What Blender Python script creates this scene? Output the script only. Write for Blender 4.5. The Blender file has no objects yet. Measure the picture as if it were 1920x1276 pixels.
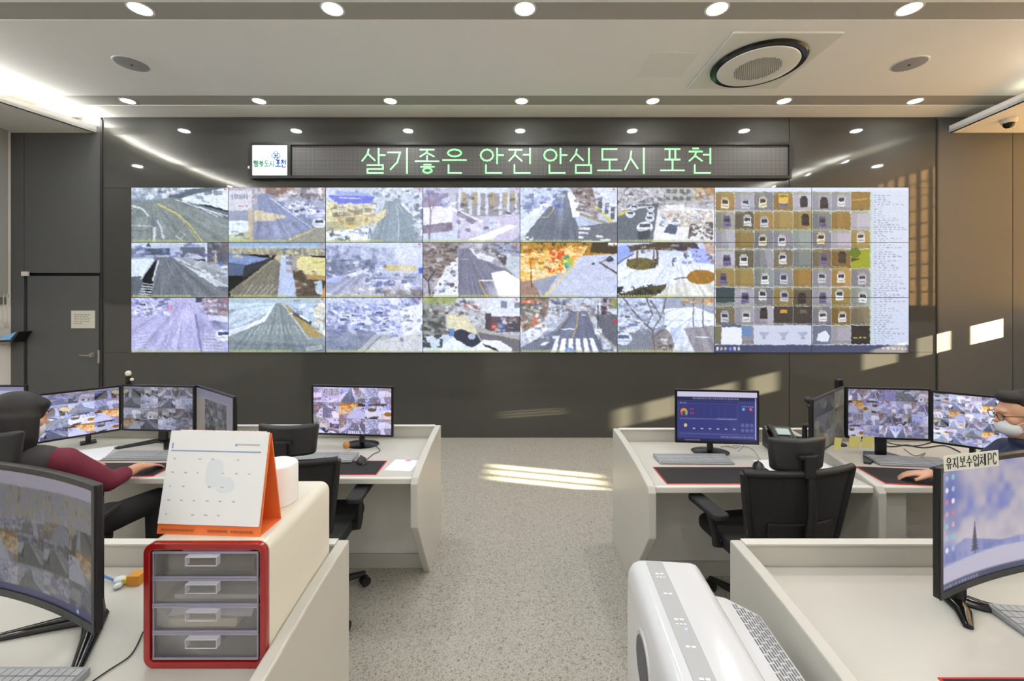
import bpy, bmesh, math, random
import numpy as np
from mathutils import Vector, Matrix

# ------------------------------------------------------------------ camera, world, sun, room lights, exposure
SC = bpy.context.scene
COL = SC.collection
F = 800.0            # focal length in pixels of the 1920 px wide frame
HY = 563.0           # horizon row
EYE = 1.71
cam_d = bpy.data.cameras.new('camera'); cam = bpy.data.objects.new('camera', cam_d); COL.objects.link(cam)
cam.location = (0, 0, EYE); cam.rotation_euler = (math.pi/2, 0, 0)
cam_d.sensor_width = 36.0; cam_d.lens = 36.0*F/1920.0; cam_d.shift_y = -(638.0-HY)/1920.0
cam_d.clip_start = 0.05
SC.camera = cam
SC.view_settings.view_transform = 'Standard'; SC.view_settings.look = 'None'
SC.view_settings.exposure = 0.0; SC.view_settings.gamma = 1.0
SC.view_settings.use_curve_mapping = False
SC.cycles.max_bounces = 10; SC.cycles.diffuse_bounces = 7; SC.cycles.transparent_max_bounces = 12
SC.cycles.caustics_reflective = False; SC.cycles.caustics_refractive = False
SC.cycles.use_denoising = True; SC.cycles.sample_clamp_indirect = 6.0

W = bpy.data.worlds.new('daylight'); SC.world = W; W.use_nodes = True
W.node_tree.nodes['Background'].inputs[0].default_value = (0.75, 0.85, 1.0, 1)
W.node_tree.nodes['Background'].inputs[1].default_value = 0.8

SUN_DIR = Vector((-1.0, 0.245, -0.236))
sun_d = bpy.data.lights.new('low_sun', 'SUN'); sun = bpy.data.objects.new('low_sun', sun_d); COL.objects.link(sun)
sun_d.energy = 90.0; sun_d.color = (1.0, 0.86, 0.58); sun_d.angle = math.radians(0.6)
sun.rotation_euler = SUN_DIR.to_track_quat('-Z', 'Y').to_euler(); sun.location = (9, 2, 4)

LAMP_W = 13.0; COVE_W = 17.0
def room_lamp(name, loc, size, watts, col=(0.975, 0.985, 1.0), shape='DISK', sy=None, rot=None, spread=math.pi):
    l = bpy.data.lights.new(name, 'AREA'); l.shape = shape; l.size = size; l.energy = watts; l.color = col; l.spread = spread
    if sy: l.size_y = sy
    o = bpy.data.objects.new(name, l); COL.objects.link(o); o.location = loc
    if rot: o.rotation_euler = rot
    return o
YB = 5.32            # face of the glossy back wall
ZC = 4.00            # ceiling
ROW7 = [(0.11 + 1.507*i, 4.90) for i in range(-3, 4)]
ROW5 = [(0.10 + 1.51*i, 3.35) for i in range(-2, 3)]
SIDE2 = [(-5.80, 4.03), (5.66, 4.03)]
FILL_ROWS = [(0.1 + 1.6*i, y) for y in (1.7, 0.1, -1.2, -2.1) for i in range(-3, 4)]  # unseen lamp rows overhead and behind the camera, added as fill light
for (x, y) in ROW7: room_lamp('downlight_or_fill_lamp', (x, y, ZC-0.012), 0.125, LAMP_W*0.8)
for (x, y) in ROW5: room_lamp('downlight_or_fill_lamp', (x, y, ZC-0.012), 0.14, LAMP_W)
for (x, y) in FILL_ROWS: room_lamp('downlight_or_fill_lamp', (x, y, ZC-0.012), 0.14, LAMP_W*0.6)

# ------------------------------------------------------------------ helpers
def s2l(c):
    c = c/255.0
    return c/12.92 if c <= 0.04045 else ((c+0.055)/1.055)**2.4
def rgb(r, g=None, b=None):
    if g is None: g = b = r
    return (s2l(r), s2l(g), s2l(b), 1.0)
MATS = {}
def mat(name, c, rough=0.5, metal=0.0, spec=0.5, emit=0.0, coat=0.0, noise=0.0, nscale=30.0, alpha=None, trans=0.0, ior=None, sheen=0.0):
    if name in MATS: return MATS[name]
    m = bpy.data.materials.new(name); m.use_nodes = True; nt = m.node_tree
    b = nt.nodes['Principled BSDF']
    col = rgb(*c) if isinstance(c, tuple) else rgb(c)
    b.inputs['Base Color'].default_value = col
    b.inputs['Roughness'].default_value = rough; b.inputs['Metallic'].default_value = metal
    b.inputs['Specular IOR Level'].default_value = spec
    b.inputs['Coat Weight'].default_value = coat; b.inputs['Coat Roughness'].default_value = 0.05
    if ior: b.inputs['IOR'].default_value = ior
    if sheen: b.inputs['Sheen Weight'].default_value = sheen
    if emit:
        b.inputs['Emission Color'].default_value = col; b.inputs['Emission Strength'].default_value = emit
    if noise:
        n = nt.nodes.new('ShaderNodeTexNoise'); n.inputs['Scale'].default_value = nscale; n.inputs['Detail'].default_value = 4
        tc = nt.nodes.new('ShaderNodeTexCoord'); nt.links.new(tc.outputs['Object'], n.inputs['Vector'])
        mx = nt.nodes.new('ShaderNodeMix'); mx.data_type = 'RGBA'
        nt.links.new(n.outputs['Fac'], mx.inputs[0])
        mx.inputs[6].default_value = tuple(v*(1-noise) for v in col[:3])+(1,)
        mx.inputs[7].default_value = tuple(min(1, v*(1+noise)) for v in col[:3])+(1,)
        nt.links.new(mx.outputs[2], b.inputs['Base Color'])
    if alpha is not None:
        b.inputs['Alpha'].default_value = alpha
    if trans: b.inputs['Transmission Weight'].default_value = trans
    MATS[name] = m
    return m

class MB:
    """collects shapes of one mesh"""
    def __init__(s): s.v = []; s.f = []
    def add(s, vs, fs):
        n = len(s.v); s.v += [tuple(v) for v in vs]; s.f += [tuple(i+n for i in f) for f in fs]; return s
    def box(s, x0, x1, y0, y1, z0, z1):
        return s.add([(x0,y0,z0),(x1,y0,z0),(x1,y1,z0),(x0,y1,z0),(x0,y0,z1),(x1,y0,z1),(x1,y1,z1),(x0,y1,z1)],
                     [(0,3,2,1),(4,5,6,7),(0,1,5,4),(1,2,6,5),(2,3,7,6),(3,0,4,7)])
    def prism(s, pts, a0, a1, axis='x'):
        """polygon pts (p,q) extruded from a0 to a1; axis x: (y,z), y: (x,z), z: (x,y)"""
        n = len(pts)
        def P(p, a): return (a,p[0],p[1]) if axis == 'x' else ((p[0],a,p[1]) if axis == 'y' else (p[0],p[1],a))
        vs = [P(p,a0) for p in pts] + [P(p,a1) for p in pts]
        fs = [tuple(range(n)), tuple(range(2*n-1, n-1, -1))] + [(i, i+n, (i+1)%n+n, (i+1)%n) for i in range(n)]
        return s.add(vs, fs)
    def tube(s, pts, r, seg=10, cap=True):
        pts = [Vector(p) for p in pts]; n = len(pts)
        rs = r if isinstance(r, (list, tuple)) else [r]*n
        vs = []; fs = []; up = None
        for i, p in enumerate(pts):
            t = (pts[min(i+1,n-1)] - pts[max(i-1,0)]).normalized()
            if up is None:
                up = Vector((0,0,1)) if abs(t.z) < 0.9 else Vector((0,1,0))
            a = t.cross(up).normalized(); b = a.cross(t).normalized(); up = b
            for k in range(seg):
                w = 2*math.pi*k/seg; vs.append(p + (a*math.cos(w)+b*math.sin(w))*rs[i])
        for i in range(n-1):
            for k in range(seg):
                k2 = (k+1) % seg; fs.append((i*seg+k, i*seg+k2, (i+1)*seg+k2, (i+1)*seg+k))
        if cap: fs += [tuple(range(seg-1,-1,-1)), tuple(range((n-1)*seg, n*seg))]
        return s.add(vs, fs)
    def lathe(s, prof, c=(0,0,0), seg=32, axis='z'):
        """prof: (radius, height) from bottom to top"""
        vs = []; fs = []; n = len(prof)
        for (r, h) in prof:
            for k in range(seg):
                w = 2*math.pi*k/seg; x, y = max(r,1e-5)*math.cos(w), max(r,1e-5)*math.sin(w)
                vs.append((c[0]+x, c[1]+y, c[2]+h) if axis == 'z' else ((c[0]+x, c[1]+h, c[2]+y) if axis == 'y' else (c[0]+h, c[1]+x, c[2]+y)))
        for i in range(n-1):
            for k in range(seg):
                k2 = (k+1) % seg; fs.append((i*seg+k, i*seg+k2, (i+1)*seg+k2, (i+1)*seg+k))
        fs += [tuple(range(seg-1,-1,-1)), tuple(range((n-1)*seg, n*seg))]
        return s.add(vs, fs)
    def ell(s, c, r, u=16, v=10, R=None):
        vs = []; fs = []
        for i in range(v+1):
            a = math.pi*i/v
            for k in range(u):
                b = 2*math.pi*k/u
                p = Vector((r[0]*math.sin(a)*math.cos(b), r[1]*math.sin(a)*math.sin(b), r[2]*math.cos(a)))
                if i in (0, v): p += Vector((math.cos(b), math.sin(b), 0))*1e-5
                if R is not None: p = R @ p
                vs.append(tuple(p + Vector(c)))
        for i in range(v):
            for k in range(u):
                k2 = (k+1) % u; fs.append((i*u+k, (i+1)*u+k, (i+1)*u+k2, i*u+k2))
        fs += [tuple(range(u)), tuple(range((v+1)*u-1, v*u-1, -1))]
        return s.add(vs, fs)
    def cap(s, p0, p1, r0, r1, seg=12):
        """limb segment with round ends"""
        p0 = Vector(p0); p1 = Vector(p1)
        s.tube([p0, p1], [r0, r1], seg); s.ell(p0, (r0,)*3, 12, 8); s.ell(p1, (r1,)*3, 12, 8); return s
    def rrect(s, w, h, r, d0, d1, c=(0,0), axis='y', n=5):
        """rounded rectangle w x h extruded along an axis"""
        pts = []
        for (sx, sy, a0) in ((1,1,0),(-1,1,90),(-1,-1,180),(1,-1,270)):
            for k in range(n+1):
                a = math.radians(a0 + 90*k/n)
                pts.append((c[0]+sx*(w/2-r)+r*math.cos(a), c[1]+sy*(h/2-r)+r*math.sin(a)))
        return s.prism(pts, d0, d1, axis)
    def seg2(s, p, q, w, y0, y1):
        """flat stroke in the XZ plane from p to q"""
        d = Vector((q[0]-p[0], q[1]-p[1])); L = d.length or 1e-6; d /= L; n = Vector((-d.y, d.x))*w/2; e = d*w/2
        P = [(p[0]-e.x+n.x, p[1]-e.y+n.y), (p[0]-e.x-n.x, p[1]-e.y-n.y), (q[0]+e.x-n.x, q[1]+e.y-n.y), (q[0]+e.x+n.x, q[1]+e.y+n.y)]
        return s.prism(P, y0, y1, 'y')
    def rot(s, M):
        s.v = [tuple(M @ Vector(v)) for v in s.v]; return s

def obj(name, mb, m, parent=None, bev=0.0, smooth=False, loc=None, rotz=None, label=None, sub=0, bseg=2):
    me = bpy.data.meshes.new(name); me.from_pydata(mb.v, [], mb.f)
    bm = bmesh.new(); bm.from_mesh(me); bmesh.ops.recalc_face_normals(bm, faces=bm.faces); bm.to_mesh(me); bm.free()
    if m: me.materials.append(m)
    o = bpy.data.objects.new(name, me); COL.objects.link(o)
    if smooth:
        for p in me.polygons: p.use_smooth = True
        me.set_sharp_from_angle(angle=math.radians(40))
    if bev:
        b = o.modifiers.new('bevel', 'BEVEL'); b.width = bev; b.segments = bseg; b.limit_method = 'ANGLE'; b.angle_limit = math.radians(35)
    if sub:
        q = o.modifiers.new('sub', 'SUBSURF'); q.levels = q.render_levels = sub
    if parent: o.parent = parent
    if loc: o.location = loc
    if rotz is not None: o.rotation_euler = (0, 0, rotz)
    if label: o['label'] = label
    return o
def tag(o, label, cat, group=None):
    o['label'] = label; o['category'] = cat
    if group: o['group'] = group
    return o
def thing(name, label, cat, loc=(0,0,0), rotz=0.0, group=None):
    o = bpy.data.objects.new(name, None); COL.objects.link(o); o.location = loc; o.rotation_euler = (0,0,rotz)
    o.empty_display_size = 0.1
    return tag(o, label, cat, group)
def struct(name, mb, m, bev=0.0, smooth=False, parent=None):
    o = obj(name, mb, m, parent, bev, smooth)
    if not parent: o['kind'] = 'structure'
    return o
def at(px, py, d):
    """point at depth d seen at pixel (px, py) of the photograph"""
    return ((px-960.0)*d/F, d, EYE-(py-HY)*d/F)
def XB(px): return (px-960.0)*YB/F
def ZB(py): return EYE-(py-HY)*YB/F

# ------------------------------------------------------------------ room
M_ceil = mat('ceiling_paint', (238, 237, 232), 0.9, spec=0.2, noise=0.02, nscale=3)
M_band = mat('ceiling_band_paint', (168, 166, 158), 0.9, spec=0.2)
M_dark = mat('seam_dark', (22, 22, 22), 0.6)
M_glass = mat('back_wall_glass', (66, 66, 63), 0.045, spec=0.65, noise=0.05, nscale=1.5)
M_matte = mat('wall_laminate', (89, 90, 90), 0.42, spec=0.35, noise=0.04, nscale=2)
M_white = mat('white_trim', (225, 222, 214), 0.5)
XL, XR, YR = -6.25, 6.60, -2.7

def floor_mat():
    m = bpy.data.materials.new('terrazzo'); m.use_nodes = True; nt = m.node_tree; N = nt.nodes; L = nt.links
    b = N['Principled BSDF']; b.inputs['Roughness'].default_value = 0.32; b.inputs['Specular IOR Level'].default_value = 0.4
    tc = N.new('ShaderNodeTexCoord')
    v1 = N.new('ShaderNodeTexVoronoi'); v1.inputs['Scale'].default_value = 110; L.new(tc.outputs['Object'], v1.inputs['Vector'])
    r1 = N.new('ShaderNodeValToRGB'); L.new(v1.outputs['Color'], r1.inputs[0])
    e = r1.color_ramp.elements
    e[0].position = 0.0; e[0].color = rgb(128,124,115); e[1].position = 1.0; e[1].color = rgb(194,190,179)
    for p, c in ((0.13, (146,142,132)), (0.19, (168,164,153)), (0.6, (180,176,165)), (0.82, (158,154,143))):
        q = e.new(p); q.color = rgb(*c)
    v2 = N.new('ShaderNodeTexVoronoi'); v2.inputs['Scale'].default_value = 210; L.new(tc.outputs['Object'], v2.inputs['Vector'])
    r2 = N.new('ShaderNodeValToRGB'); r2.color_ramp.elements[0].position = 0.10; r2.color_ramp.elements[0].color = (0.55,0.54,0.51,1)
    r2.color_ramp.elements[1].position = 0.2; r2.color_ramp.elements[1].color = (1,1,1,1); r2.color_ramp.interpolation = 'LINEAR'
    sp = N.new('ShaderNodeSeparateColor'); L.new(v2.outputs['Color'], sp.inputs[0]); L.new(sp.outputs[0], r2.inputs[0])
    mx = N.new('ShaderNodeMix'); mx.data_type = 'RGBA'; mx.blend_type = 'MULTIPLY'; mx.inputs[0].default_value = 1
    L.new(r1.outputs[0], mx.inputs[6]); L.new(r2.outputs[0], mx.inputs[7]); L.new(mx.outputs[2], b.inputs['Base Color'])
    return m
struct('floor', MB().box(XL-0.2, XR+0.2, YR-0.2, YB+0.2, -0.1, 0.0), floor_mat())

cl = MB()
cl.box(XL-0.2, XR+0.2, YR-0.2, 3.27, ZC-0.006, ZC+0.2)       # field behind the near band
cl.box(XL-0.2, XR+0.2, 3.48, 4.76, ZC-0.006, ZC+0.2)         # main field
cl.box(XL-0.2, XR+0.2, 5.00, YB+0.2, ZC-0.006, ZC+0.2)      # strip at the wall
struct('ceiling', cl, M_ceil)
struct('trim_1', MB().box(XL-0.2, XR+0.2, 4.76, 5.00, ZC, ZC+0.2), M_band)
struct('trim_2', MB().box(XL-0.2, XR+0.2, 3.27, 3.48, ZC, ZC+0.2), M_band)

# back wall: glossy dark glass panels with seams, laminate at both ends
gx = [XB(192), XB(1480), XB(1757)]
bw = MB(); g = 0.004
for i in range(2):
    for (za, zb) in ((0.0, ZB(660)), (ZB(660), ZB(352)), (ZB(352), ZC)):
        bw.box(gx[i]+g, gx[i+1]-g, YB, YB+0.05, za+g*0.5, zb-g*0.5)
wb = struct('wall_back', bw, M_glass)
struct('trim_3', MB().box(XL-0.2, XR+0.2, YB+0.052, YB+0.15, -0.1, ZC), M_dark)
wl = MB()
wl.box(XL-0.1, XB(45)-g, YB, YB+0.05, 0, ZC)
wl.box(XB(45)+g, XB(190)-g, YB, YB+0.05, ZB(512)+g, ZC)
wl.box(XB(1757)+g, XB(1899)-g, YB, YB+0.05, 0, ZC); wl.box(XB(1899)+g, XR+0.1, YB, YB+0.05, 0, ZC)
struct('wall_back_side', wl, M_matte)
struct('trim_4', MB().box(XB(190)-0.006, XB(192)+0.008, YB-0.012, YB+0.04, 0, ZB(225)), mat('dark_post', (38,38,38), 0.5))
struct('trim_5', MB().box(XB(1755), XB(1758), YB-0.010, YB+0.04, 0, ZB(225)), MATS['dark_post'])

# door in the left laminate
dr = thing('door_1', 'flush dark grey door', 'door', (XB(119), YB, 0)); dr['kind'] = 'structure'
for k in ('label', 'category'): del dr[k]
dw = XB(186)-XB(52)
obj('door_leaf', MB().box(-dw/2, dw/2, -0.004, 0.045, 0.005, ZB(517)), M_matte, dr)
obj('door_gap', MB().box(dw/2+0.002, dw/2+0.03, 0.0, 0.045, 0, ZB(517)), M_dark, dr)
hx = XB(175)-XB(119); hz = ZB(665)
h = MB().lathe([(0.032,-0.012),(0.034,0.0)], (hx, -0.008, hz), 24, 'y')
h.lathe([(0.022,-0.045),(0.026,-0.03),(0.02,-0.010)], (hx, 0, hz), 20, 'y')
h.tube([(hx,-0.05,hz),(hx-0.04,-0.055,hz-0.002),(hx-0.12,-0.05,hz+0.004)], [0.013,0.011,0.008], 10)
obj('door_handle', h, mat('brushed_steel', (190,186,176), 0.3, metal=0.9), dr, smooth=True)
obj('door_lock_plate', MB().box(dw/2-0.012, dw/2+0.012, -0.010, -0.004, hz-0.10, hz+0.06), MATS['brushed_steel'], dr, 0.002)
obj('door_sensor', MB().box(-dw/2-0.05, -dw/2+0.03, -0.03, -0.005, ZB(517), ZB(509)), M_white, dr, 0.003)
n = tag(obj('door_notice', MB().box(XB(135), XB(179), YB-0.010, YB-0.005, ZB(615), ZB(582)), mat('paper', (222,220,208), 0.7), None),
        'white paper notice taped on the grey door', 'notice')
tx = MB(); rr = random.Random(5)
for i in range(6):
    z = ZB(590+i*3.3); x = XB(141)
    while x < XB(168-(i==5)*14):
        w = rr.uniform(0.01, 0.035); tx.box(x, x+w, YB-0.0118, YB-0.010, z, z+0.007); x += w+0.012
obj('printed_lines', tx, mat('ink', (120,118,112), 0.8), n)

# side walls
M_side = mat('side_wall_paint', (238,236,230), 0.8)
M_blind = mat('roller_blind', (150,150,146), 0.8, noise=0.05, nscale=60)
struct('wall_left', MB().box(XL-0.25, XL, YR-0.2, YB+0.2, -0.1, ZC+0.2), M_side)
struct('wall_rear', MB().box(XL-0.25, XR+0.25, YR-0.25, YR, -0.1, ZC+0.2), M_side)
w1 = struct('window_1', MB().box(XL, XL+0.02, 0.5, YB-0.06, 1.66, 3.80), mat('window_frame_grey', (120,122,124), 0.4))
bl = MB().box(XL+0.045, XL+0.05, 0.55, YB-0.07, 1.78, 3.80)
obj('blind', bl, M_blind, w1)
obj('blind_bar', MB().box(XL+0.035, XL+0.06, 0.55, YB-0.07, 1.75, 1.785), mat('blind_bar', (170,168,160), 0.5), w1)
cd = MB().tube([(XL+0.075,YB-0.10,1.8),(XL+0.075,YB-0.10,1.42)],0.004,6).tube([(XL+0.075,YB-0.14,1.8),(XL+0.075,YB-0.14,1.42)],0.004,6).box(XL+0.06,XL+0.09,YB-0.15,YB-0.09,1.37,1.43)
obj('blind_cord', cd, mat('cord_cream', (200,196,180), 0.6), w1)

# right wall with a barred window: the low sun comes through the gap under the blind
ZS0, ZS1 = 1.365, 1.61
def gap(pl, pr):   # window gap that throws the patch between two columns of the back wall
    X0, X1 = XB(pl), XB(pr); q = 0.245
    return (YB-q*(XR-X0), YB-q*(XR-X1))
gaps = [gap(1817,1881), gap(1717,1782), gap(1615,1682), gap(1404,1457), gap(1300,1378), gap(1203,1270), gap(1152,1185)]
gaps += [(2.70,2.79),(2.54,2.645),(2.405,2.485)]
gaps.sort()
wr = MB()
wr.box(XR, XR+0.25, YR-0.2, YB+0.2, -0.1, ZS0); wr.box(XR, XR+0.25, YR-0.2, YB+0.2, 3.85, ZC+0.2)
wr.box(XR, XR+0.25, YR-0.2, 1.5, ZS0, 3.85); wr.box(XR, XR+0.02, YB-0.04, YB+0.2, ZS0, 3.85)
struct('wall_right', wr, M_side)
ww = MB(); y = 1.5
for (a, b) in gaps + [(YB-0.04, 9)]:
    if a > y: ww.box(XR, XR+0.02, y, a, ZS0, ZS1)
    y = b
ww.box(XR, XR+0.03, 1.5, YB, ZS1-0.005, ZS1+0.03)
y = 1.5
while y < YB-0.1:
    ww.box(XR, XR+0.03, y, y+0.075, ZS1+0.03, 3.85); y += 0.2
for k in range(9): ww.box(XR, XR+0.03, 1.5, YB-0.04, 1.85+k*0.22, 1.865+k*0.22)
w2 = struct('window_2', ww, MATS['window_frame_grey'])
mb_ = bpy.data.materials.new('translucent_blind'); mb_.use_nodes = True
nt = mb_.node_tree; b = nt.nodes['Principled BSDF']; b.inputs['Base Color'].default_value = rgb(212,204,188); b.inputs['Roughness'].default_value = 0.8
tr = nt.nodes.new('ShaderNodeBsdfTranslucent'); tr.inputs[0].default_value = rgb(236,216,188)
ms = nt.nodes.new('ShaderNodeMixShader'); ms.inputs[0].default_value = 0.45
nt.links.new(b.outputs[0], ms.inputs[1]); nt.links.new(tr.outputs[0], ms.inputs[2]); nt.links.new(ms.outputs[0], nt.nodes['Material Output'].inputs[0])
obj('blind', MB().box(XR-0.035, XR-0.03, 1.5, YB-0.04, ZS1, 3.85), mb_, w2)

# side soffits with light coves
def soffit(name, edge, side):
    """edge: list of (x, y) of the lip from the back wall forward; side -1 left, 1 right"""
    xo = XL if side < 0 else XR
    n = len(edge); lip = 0.035*side
    def slab(pts, z0, z1):
        m = MB()
        pts = pts + [(xo, pts[-1][1]), (xo, pts[0][1])]
        return m.prism(pts, z0, z1, 'z')
    m = slab(edge, 3.80, 3.835)
    # upstanding lip
    for i in range(n-1):
        (xa, ya), (xb, yb) = edge[i], edge[i+1]
        m.add([(xa,ya,3.80),(xb,yb,3.80),(xb+lip,yb,3.80),(xa+lip,ya,3.80),(xa,ya,3.885),(xb,yb,3.885),(xb+lip,yb,3.885),(xa+lip,ya,3.885)],
              [(0,1,2,3),(4,7,6,5),(0,4,5,1),(1,5,6,2),(2,6,7,3),(3,7,4,0)])
    return struct(name, m, M_ceil)
EL = [(-5.18,YB),(-5.27,4.95),(-5.38,4.5),(-5.46,3.9),(-5.48,3.2),(-5.42,2.4),(-5.3,1.5),(-5.2,0.3),(-5.2,-2.6)]
ER = [(5.45,YB),(5.41,4.95),(5.36,4.5),(5.25,3.9),(5.13,3.2),(5.02,2.4),(4.9,1.5),(4.85,0.3),(4.85,-2.6)]
soffit('trim_6', EL, -1); soffit('trim_7', ER, 1)
M_strip = mat('cove_strip', (255,250,232), 0.5, emit=8.0)
def cove(name, edge, off, label, k0=0, k1=None):
    m = MB()
    e = edge[k0:k1]
    for i in range(len(e)-1):
        (xa, ya), (xb, yb) = e[i], e[i+1]
        m.add([(xa+off,ya,3.86),(xb+off,yb,3.86),(xb+off*1.35,yb,3.86),(xa+off*1.35,ya,3.86),(xa+off,ya,3.875),(xb+off,yb,3.875),(xb+off*1.35,yb,3.875),(xa+off*1.35,ya,3.875)],
              [(0,1,2,3),(4,7,6,5),(0,4,5,1),(1,5,6,2),(2,6,7,3),(3,7,4,0)])
    return tag(obj(name, m, M_strip), label, 'light')
def cove_lamps(edge, off, watts_per_m, k0):
    for i in range(k0, len(edge)-1):
        a = Vector((edge[i][0], edge[i][1], 0)); b = Vector((edge[i+1][0], edge[i+1][1], 0)); c = (a+b)/2; L = (b-a).length
        d = (b-a).normalized(); inward = Vector((1 if off < 0 else -1, 0, 0)); zax = -(inward*.75+Vector((0,0,1))*.66).normalized()   # lamp shines along -Z
        xax = d; yax = zax.cross(xax).normalized(); xax = yax.cross(zax).normalized()
        o = room_lamp('cove_lamp', (c.x+off, c.y, 3.888), L*.98, watts_per_m*L, (1.0,.99,.975), 'RECTANGLE', .03)
        o.rotation_euler = Matrix((xax, yax, zax)).transposed().to_euler()
cove_lamps(EL, -.10, COVE_W, 0); cove_lamps(ER, .10, COVE_W*.8, 3)
cove('cove_light_strip', EL, -0.12, 'bright cove light strip above the soffit over the grey door')
cove('cove_light_strip', ER, 0.14, 'cove light strip above the soffit with the dome camera', 2)

# ------------------------------------------------------------------ pictures on screens (drawn point by point, no files)
def vnoise(h, w, cy, cx, rng):
    """smooth value noise, cy x cx cells"""
    g = rng.random((cy+2, cx+2))
    yy = np.linspace(0, cy, h, endpoint=False); xx = np.linspace(0, cx, w, endpoint=False)
    y0 = yy.astype(int); x0 = xx.astype(int); fy = (yy-y0)[:, None]; fx = (xx-x0)[None, :]
    fy = fy*fy*(3-2*fy); fx = fx*fx*(3-2*fx)
    a = g[y0][:, x0]; b = g[y0][:, x0+1]; c = g[y0+1][:, x0]; d = g[y0+1][:, x0+1]
    return (a*(1-fx)+b*fx)*(1-fy)+(c*(1-fx)+d*fx)*fy
class Cv:
    def __init__(s, w, h, seed=0):
        s.w, s.h = w*2, h*2; s.im = np.zeros((s.h, s.w, 3)); s.rng = np.random.default_rng(seed)
        s.U, s.V = np.meshgrid((np.arange(s.w)+.5)/s.w, (np.arange(s.h)+.5)/s.h)
    def grad(s, c0, c1, v0=0, v1=1):
        t = np.clip((s.V-v0)/(v1-v0), 0, 1)[..., None]; m = (s.V >= v0) & (s.V <= v1)
        s.im[m] = (np.array(c0)*(1-t)+np.array(c1)*t)[m]
    def mask(s, pts):
        m = np.zeros(s.U.shape, bool); n = len(pts)
        for i in range(n):
            (x0, y0), (x1, y1) = pts[i], pts[(i+1) % n]
            if y0 == y1: continue
            c = ((y0 > s.V) != (y1 > s.V)) & (s.U < (x1-x0)*(s.V-y0)/(y1-y0)+x0)
            m ^= c
        return m
    def paint(s, m, c, a=1.0):
        m = m if m.dtype != bool else m.astype(float)
        m = (m*a)[..., None]; s.im = s.im*(1-m)+np.array(c, float)*m
    def poly(s, pts, c, a=1.0): s.paint(s.mask(pts), c, a)
    def rect(s, u0, v0, u1, v1, c, a=1.0): s.paint((s.U >= u0)&(s.U < u1)&(s.V >= v0)&(s.V < v1), c, a)
    def ell(s, u, v, ru, rv, c, a=1.0, soft=0.0):
        d = np.sqrt(((s.U-u)/ru)**2+((s.V-v)/rv)**2)
        s.paint(np.clip((1-d)/soft, 0, 1) if soft else d < 1, c, a)
    def line(s, pts, w, c, a=1.0):
        asp = s.w/s.h; m = np.zeros(s.U.shape, bool)
        for (x0, y0), (x1, y1) in zip(pts[:-1], pts[1:]):
            dx, dy = (x1-x0)*asp, y1-y0; L = dx*dx+dy*dy+1e-9
            t = np.clip((((s.U-x0)*asp)*dx+(s.V-y0)*dy)/L, 0, 1)
            m |= np.hypot((s.U-x0)*asp-t*dx, s.V-y0-t*dy) < w/2
        s.paint(m, c, a)
    def tex(s, pts, cols, cy, cx, thr=None, a=1.0):
        """blotchy region: noise picks between the colours"""
        m = s.mask(pts) if pts is not None else np.ones(s.U.shape, bool)
        n = vnoise(s.h, s.w, cy, cx, s.rng)*.42+vnoise(s.h, s.w, cy*2, int(cx*2.3), s.rng)*.33+vnoise(s.h, s.w, cy*4, cx*5, s.rng)*.25
        if thr is not None:
            s.paint(m & (n > thr), cols[0], a); return
        n = np.clip((n-.2)/.6, 0, .999)*(len(cols)-1); i = n.astype(int); f = (n-i)[..., None]
        cc = np.array(cols, float); out = cc[i]*(1-f)+cc[np.minimum(i+1, len(cols)-1)]*f
        mm = (m*a)[..., None]; s.im = s.im*(1-mm)+out*mm
    def grain(s, amt, n=2):
        g = s.rng.normal(0, amt, (s.h//n, s.w//n)); s.im += np.kron(g, np.ones((n, n)))[:s.h, :s.w, None]
    def car(s, u, v, r, c, dark=(60,64,80)):
        s.ell(u, v, r, r*1.25, c); s.rect(u-r*.62, v-r*.75, u+r*.62, v-r*.05, dark); s.rect(u-r*.8, v+r*.35, u+r*.8, v+r*.6, [x*.8 for x in c])
    def cars(s, box, n, r, cols=((225,230,245),(190,196,215),(90,95,110))):
        for k in range(n):
            s.car(s.rng.uniform(box[0], box[2]), s.rng.uniform(box[1], box[3]), r*s.rng.uniform(.7, 1.2), cols[s.rng.integers(len(cols))])
    def text(s, u0, u1, v, h, c, a=.8):
        u = u0
        while u < u1:
            w = s.rng.uniform(.008, .022); s.rect(u, v, u+w, v+h, c, a); u += w+s.rng.uniform(.006, .012)
    def osd(s):
        s.rect(0, .965, 1, 1, (150,160,110), .45); s.text(.02, .55+.2*s.rng.random(), .95, .03, (205,210,120), .7)
        s.ell(.965, .035, .012, .018, (215,90,90), .8); s.text(.9, .99, .07, .018, (190,90,100), .35)
    def streak(s, poly, vp, amp=.22):
        m = s.mask(poly); a = np.arctan2((s.V-vp[1])*.6, s.U-vp[0]); g = s.rng.random(90)
        t = (a+math.pi)/(2*math.pi)*150 % 88; i = t.astype(int); f = t-i; n = g[i]*(1-f)+g[i+1]*f
        r = vnoise(s.h, s.w, 8, 8, s.rng)
        s.im = np.where(m[..., None], s.im*(1+(n-.5)*amp*(.5+r))[..., None], s.im)
    def busy(s, box, n, sz, pal):
        P = PALS[pal]
        for _ in range(n):
            u = s.rng.uniform(box[0], box[2]); v = s.rng.uniform(box[1], box[3]); w = sz*s.rng.uniform(.3, 1.3); h = sz*s.rng.uniform(.25, 1.1); sk = s.rng.uniform(-.6, .6)*w
            c = np.array(P[s.rng.integers(len(P))])*s.rng.uniform(.85, 1.12)
            s.poly([(u, v), (u+w, v+sk), (u+w, v+sk+h), (u, v+h)], c, .62)
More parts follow.
